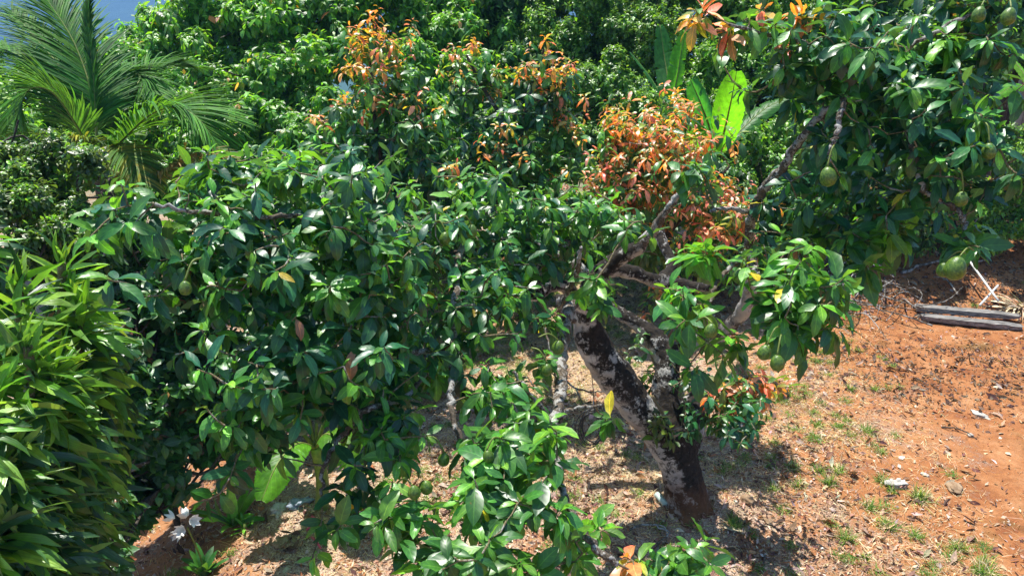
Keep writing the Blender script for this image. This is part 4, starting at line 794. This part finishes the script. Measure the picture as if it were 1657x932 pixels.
n = 22000; cl_ = ground_pts(rl, 420, dens_s); P = cl_[rl.integers(0, 420, n)] + np.column_stack([rl.normal(0, .035, (n, 2)), np.zeros(n)]); az = rl.uniform(0, 6.28, n); D = np.stack([np.cos(az) * .6, np.sin(az) * .6, rl.uniform(.3, 1, n)], 1); L = rl.uniform(.025, .075, n)
leaves(g, rl, P, D, np.array([0, 0, 1.0]) + rl.normal(0, .5, (n, 3)), L, .003, .6, .1, pick(rl, 'grass', n), 'blade')
o = g.build("grass", M['grass']); tag(o, "sparse dry straw and short grass scattered over the yard", "grass", kind="stuff")

def stick(name, pts, r, mat, label, cat, twigs=(), seed=0, sides=7):
    rng = np.random.default_rng(seed); P = smoothpath(pts, 6); P[1:-1] += rng.normal(0, r * .5, (len(P) - 2, 3)); g = Geo(); tube(g, P, np.linspace(r, r * .5, len(P)), sides, (1, 1, 1), rough=.08, rng=rng)
    for tw in twigs: tube(g, smoothpath(tw, 5), np.linspace(r * .6, r * .25, len(smoothpath(tw, 5))), 6, (1, 1, 1))
    o = g.build(name, mat, None, loc=pts[0]); return tag(o, label, cat)
stick("fallen_branch", [gnd(1018, 862, .03), gnd(1050, 858, .06), gnd(1080, 870, .05), gnd(1064, 885, .03), gnd(1066, 905, .01)], .011, M['limb'], "bleached crooked branch lying on litter below the trunk foot", "branch", [[gnd(1050, 858, .06), gnd(1075, 865, .07), gnd(1078, 880, .02)]], 1)
stick("fallen_branch", [gnd(1455, 462, .03), gnd(1530, 455, .04), gnd(1600, 446, .05)], .022, M['limb'], "long straight pale stick lying on the bank behind the planks", "branch", [], 2)
stick("fallen_branch", [gnd(1523, 692, .01), gnd(1550, 698, .03), gnd(1580, 711, .01)], .009, M['bgbark'], "thin dark twig on the open clay at the right", "branch", [[gnd(1550, 698, .03), gnd(1540, 690, .03)]], 3)
stick("fallen_branch", [gnd(1238, 898, .01), gnd(1236, 910, .03), gnd(1234, 925, .01)], .007, M['limb'], "short pale stick near the bottom edge right of the hanging foliage", "branch", [], 4)
stick("fallen_branch", [gnd(880, 612, .6), gnd(900, 640, .35), gnd(930, 655, .2), gnd(975, 648, .1)], .014, M['limb'], "dead forked branch leaning near the coiled cable", "branch", [[gnd(930, 655, .2), gnd(945, 672, .1)]], 5)
# pale pipes crossed on the planks
def bar(name, a, b, r, mat, label, cat, sides=10, prof=None):
    g = Geo(); P = smoothpath([a, (np.asarray(a) + b) / 2, b], 4); tube(g, P, r if prof is None else np.asarray(prof), sides, (1, 1, 1)); o = g.build(name, mat, None, loc=a); return tag(o, label, cat)
bar("pipe", gnd(1544, 464, .30), gnd(1610, 510, .20), .015, M['pipe'], "long white pipe crossing over the shorter one on the planks", "pipe")
bar("pipe", gnd(1610, 483, .16), gnd(1582, 508, .12), .014, M['pipe'], "short white pipe crossing under the long one behind the planks", "pipe")
def plank(px0, py0, px1, py1, w, h, lift, label, seed):
    rng = np.random.default_rng(seed); a = gnd(px0, py0, lift); b = gnd(px1, py1, lift); n = 26; ax_ = unit(b - a); sd = unit(np.cross(ax_, [0, 0, 1])); up = np.cross(sd, ax_); g = Geo()
    P = a + (b - a) * np.linspace(0, 1, n)[:, None]; K = 10; V = []
    for i, p in enumerate(P):
        hw = w / 2 * (1 + rng.normal(0, .008)) * (.7 if i in (0, n - 1) else 1); hh = h / 2 * (1 + rng.normal(0, .02) - .5 * max(0, (i - 20) / 6)); row = []
        for (u_, v_) in [(-1, -1), (-.35, -1), (.3, -1), (1, -1), (1, .85), (.5, 1), (.1, .8), (-.2, 1.05), (-.6, .9), (-1, 1)]: row.append(p + sd * u_ * hw + up * (v_ * hh + rng.normal(0, .002)) + ax_ * rng.normal(0, .02) * (i in (0, n - 1)))
        V.append(row)
    V = np.array(V); i_ = np.arange(n * K).reshape(n, K); j_ = np.roll(i_, -1, 1); Q = np.stack([i_[:-1], i_[1:], j_[1:], j_[:-1]], -1).reshape(-1, 4)
    caps = []
    for r_ in (i_[0], i_[-1][::-1]): caps += [[r_[0], r_[1], r_[8], r_[9]], [r_[1], r_[2], r_[7], r_[8]], [r_[2], r_[3], r_[4], r_[5]], [r_[2], r_[5], r_[6], r_[7]]]
    g.add(V, np.concatenate([Q, np.array(caps)]), (1, 1, 1)); return tag(g.build("plank", M['wood'], None, loc=a, smooth=False), label, "plank")
plank(1480, 506, 1645, 520, .12, .07, .07, "rear weathered grey plank lying on the red soil", 1)
plank(1490, 517, 1652, 534, .12, .065, .04, "front weathered grey plank with a splintered end", 2)
# brush pile
g = Geo(); rp = np.random.default_rng(7); c0 = gnd(1345, 470)
for k in range(150):
    p = c0 + np.array([rp.normal(0, .55), rp.normal(0, .45), 0]); p[2] = height(p[0], p[1]) + abs(rp.normal(0, .12)) + .02; a_ = rp.uniform(0, 6.28); L_ = rp.uniform(.2, .9); e = p + np.array([math.cos(a_), math.sin(a_), rp.normal(0, .15)]) * L_; e[2] = max(e[2], height(e[0], e[1]) + .01)
    tube(g, smoothpath([p, (p + e) / 2 + rp.normal(0, .05, 3) + [0, 0, .04], e], 3), np.linspace(.009, .004, 7) * rp.uniform(.5, 1.6), 5, (1, 1, 1), cap=False)
tag(g.build("brush_pile", M['limb'], None, loc=c0), "pile of grey dead twigs under the right canopy", "brush pile")
# dry palm frond heap at the right edge
g = Geo(); c0 = gnd(1650, 505, .05); n = 70; a_ = rp.uniform(1.6, 5.2, n); D = np.stack([np.cos(a_), np.sin(a_) * .7, rp.uniform(-.05, .8, n)], 1)
leaves(g, rp, np.tile(c0, (n, 1)) + rp.normal(0, .03, (n, 3)), D, np.array([0, 0, 1.0]) + rp.normal(0, .3, (n, 3)), rp.uniform(.25, .5, n), .012, rp.uniform(.3, 1.3, n), .3, pick(rp, 'straw', n), 'strap'); tag(g.build("dry_leaf_head", M['dry'], None, loc=c0), "bleached dry head of narrow leaves at the right end of the planks", "dead plant")
# coil of black cable hanging from the dead branch
g = Geo(); cc = at(958, 690, 6.7); rc = np.random.default_rng(3)
for k in range(7):
    a_ = np.linspace(0, 2 * np.pi, 30); r_ = .125 + rc.normal(0, .012); off = rc.normal(0, .012, 3)
    pts = cc + off + np.stack([np.cos(a_) * r_ * .8, np.sin(a_ + rc.normal(0, .1)) * .03 + .012 * k - .04, np.sin(a_) * r_ * 1.15], 1); tube(g, pts, .0045, 6, (1, 1, 1), cap=False)
tube(g, smoothpath([cc + [.02, 0, .14], cc + [-.02, .02, .5], cc + [-.10, .05, .9], at(905, 580, 4.85)], 6), .004, 6, (1, 1, 1)); tube(g, smoothpath([cc + [-.1, 0, -.05], cc + [-.22, 0, .05], cc + [-.2, .1, .2]], 6), .004, 6, (1, 1, 1))
tag(g.build("cable_coil", M['wire'], None, loc=cc), "coil of thin black cable hanging left of the forked trunk", "cable")
# rounded lumps
def lump(name, px, py, size, mat, label, cat, seed, rough=.25, flat=.6):
    bm = bmesh.new(); bmesh.ops.create_icosphere(bm, subdivisions=3, radius=1); rng = random.Random(seed); o_ = Vector((rng.random() * 50, rng.random() * 50, 0))
    for v in bm.verts: v.co = v.co * (1 + rough * mnoise.noise(v.co * 1.6 + o_) * 2 + rough * .5 * mnoise.noise(v.co * 5 + o_)); v.co = Vector((v.co.x * size[0], v.co.y * size[1], v.co.z * size[2]))
    me = bpy.data.meshes.new(name); bm.to_mesh(me); bm.free(); me.materials.append(mat); [setattr(p, 'use_smooth', True) for p in me.polygons]
    o = bpy.data.objects.new(name, me); COL.objects.link(o); o.location = [float(v) for v in gnd(px, py, size[2] * flat)]; o.rotation_euler.z = rng.random() * 3; return tag(o, label, cat)
lump("stone", 1210, 812, (.055, .045, .035), M['stone'], "rounded tan stone on the soil right of the trunk foot", "stone", 1)
lump("husk", 1450, 785, (.07, .045, .03), M['palestone'], "crumpled pale husk among the grass tufts", "husk", 2, .6)
lump("stone", 1544, 790, (.09, .06, .02), M['stone'], "flat orange-brown stone right of the large tuft", "stone", 3)
lump("stone", 1570, 706, (.025, .025, .02), M['palestone'], "small white pebble beside the thin dark twig", "stone", 4)
lump("stone", 1497, 769, (.035, .02, .012), M['palestone'], "small flat white chip on the open clay", "stone", 5)
lump("stone", 455, 880, (.06, .05, .025), M['stone'], "flat reddish stone left of the pink strips", "stone", 6)
lump("stone", 1585, 672, (.09, .05, .02), M['palestone'], "pale flat stone beside the mossy patch", "stone", 7)
lump("cloth_scrap", 482, 818, (.09, .05, .03), M['rag'], "crumpled blue-grey scrap of cloth left of the low banana plant", "cloth", 8, .6)
lump("clod", 452, 826, (.07, .06, .03), M['palestone'], "pale earth clod beside the blue-grey scrap", "clod", 10, .5)
for (a, b, c, lab) in [((505, 838), (512, 850), (496, 860), "upper curled pink strip lying on the shaded soil"), ((505, 872), (512, 884), (520, 890), "lower pink strip lying on the shaded soil")]:
    g = Geo(); p = smoothpath([gnd(*a, .02), gnd(*b, .05), gnd(*c, .015)], 6); tube(g, p, .009, 6, (1, 1, 1)); tag(g.build("ribbon", M['ribbon'], None, loc=p[0]), lab, "ribbon")
a = gnd(1062, 806, .04); b = gnd(1078, 822, .03); bar("tube", a, b, .026, M['tube'], "short pale green plastic tube lying against the trunk foot", "tube", 14)
lump("dead_leaf", 1240, 842, (.05, .03, .012), M['stone'], "curled tan dead leaf in the litter right of the trunk", "leaf", 12, .6)

# ------------------------------------------------------------------ shed at the right edge
def shed():
    c = at(1690, 170, 15.0); z0 = float(height(c[0], c[1])); t = thing("shed", (c[0], c[1], z0), "small dark shed with a red tiled roof at the right edge", "shed")
    top = at(1640, 124, 15.0)[2]
    def box(name, x0, x1, y0, y1, z0_, z1, mat):
        g = Geo(); X_ = [x0, x1]; V = [(x, y, z) for x in (x0, x1) for y in (y0, y1) for z in (z0_, z1)]; Q = [(0, 1, 3, 2), (4, 6, 7, 5), (0, 4, 5, 1), (2, 3, 7, 6), (0, 2, 6, 4), (1, 5, 7, 3)]
        g.add(V, Q, (1, 1, 1)); return g.build(name, mat, t, smooth=False)
    x0 = at(1625, 124, 15.0)[0]; dark = plain("dark_boards", (.02, .018, .015), (.07, .06, .05), 6, .9); til = plain("roof_tile", (.26, .07, .04), (.45, .16, .10), 12, .8); pl = plain("grey_render", (.25, .25, .24), (.4, .4, .38), 8, .9)
    box("wall", x0 + .25, x0 + 4, c[1] + .3, c[1] + 3, z0, top, dark); box("post", x0 + .12, x0 + .22, c[1] - .3, c[1] - .2, z0, top, pl); box("beam", x0 + .05, x0 + 4, c[1] - .32, c[1] - .2, top - .18, top - .002, pl)
    box("door", x0 + .6, x0 + 1.3, c[1] + .25, c[1] + .298, z0, top - .35, pl)
    g = Geo(); nx, ny = 120, 16; xs_ = np.linspace(x0 - .05, x0 + 4.2, nx); V = np.zeros((nx, ny, 3))
    for j in range(ny): V[:, j] = np.stack([xs_, np.full(nx, c[1] - .5 + j * .15), top + .03 + j * .07 + .025 * np.abs(np.sin(xs_ * 18)) - .02 * (j % 2)], 1)
    g.add(V, gridq(nx, ny)[:, ::-1], (1, 1, 1)); V2 = V.copy(); V2[..., 2] -= .04; g.add(V2, gridq(nx, ny), (1, 1, 1))
    e1 = np.stack([V[:, 0], V2[:, 0]], 1); g.add(e1, gridq(nx, 2), (1, 1, 1)); e2 = np.stack([V[0], V2[0]], 1); g.add(e2, gridq(ny, 2), (1, 1, 1)); g.build("roof", til, t)
shed()
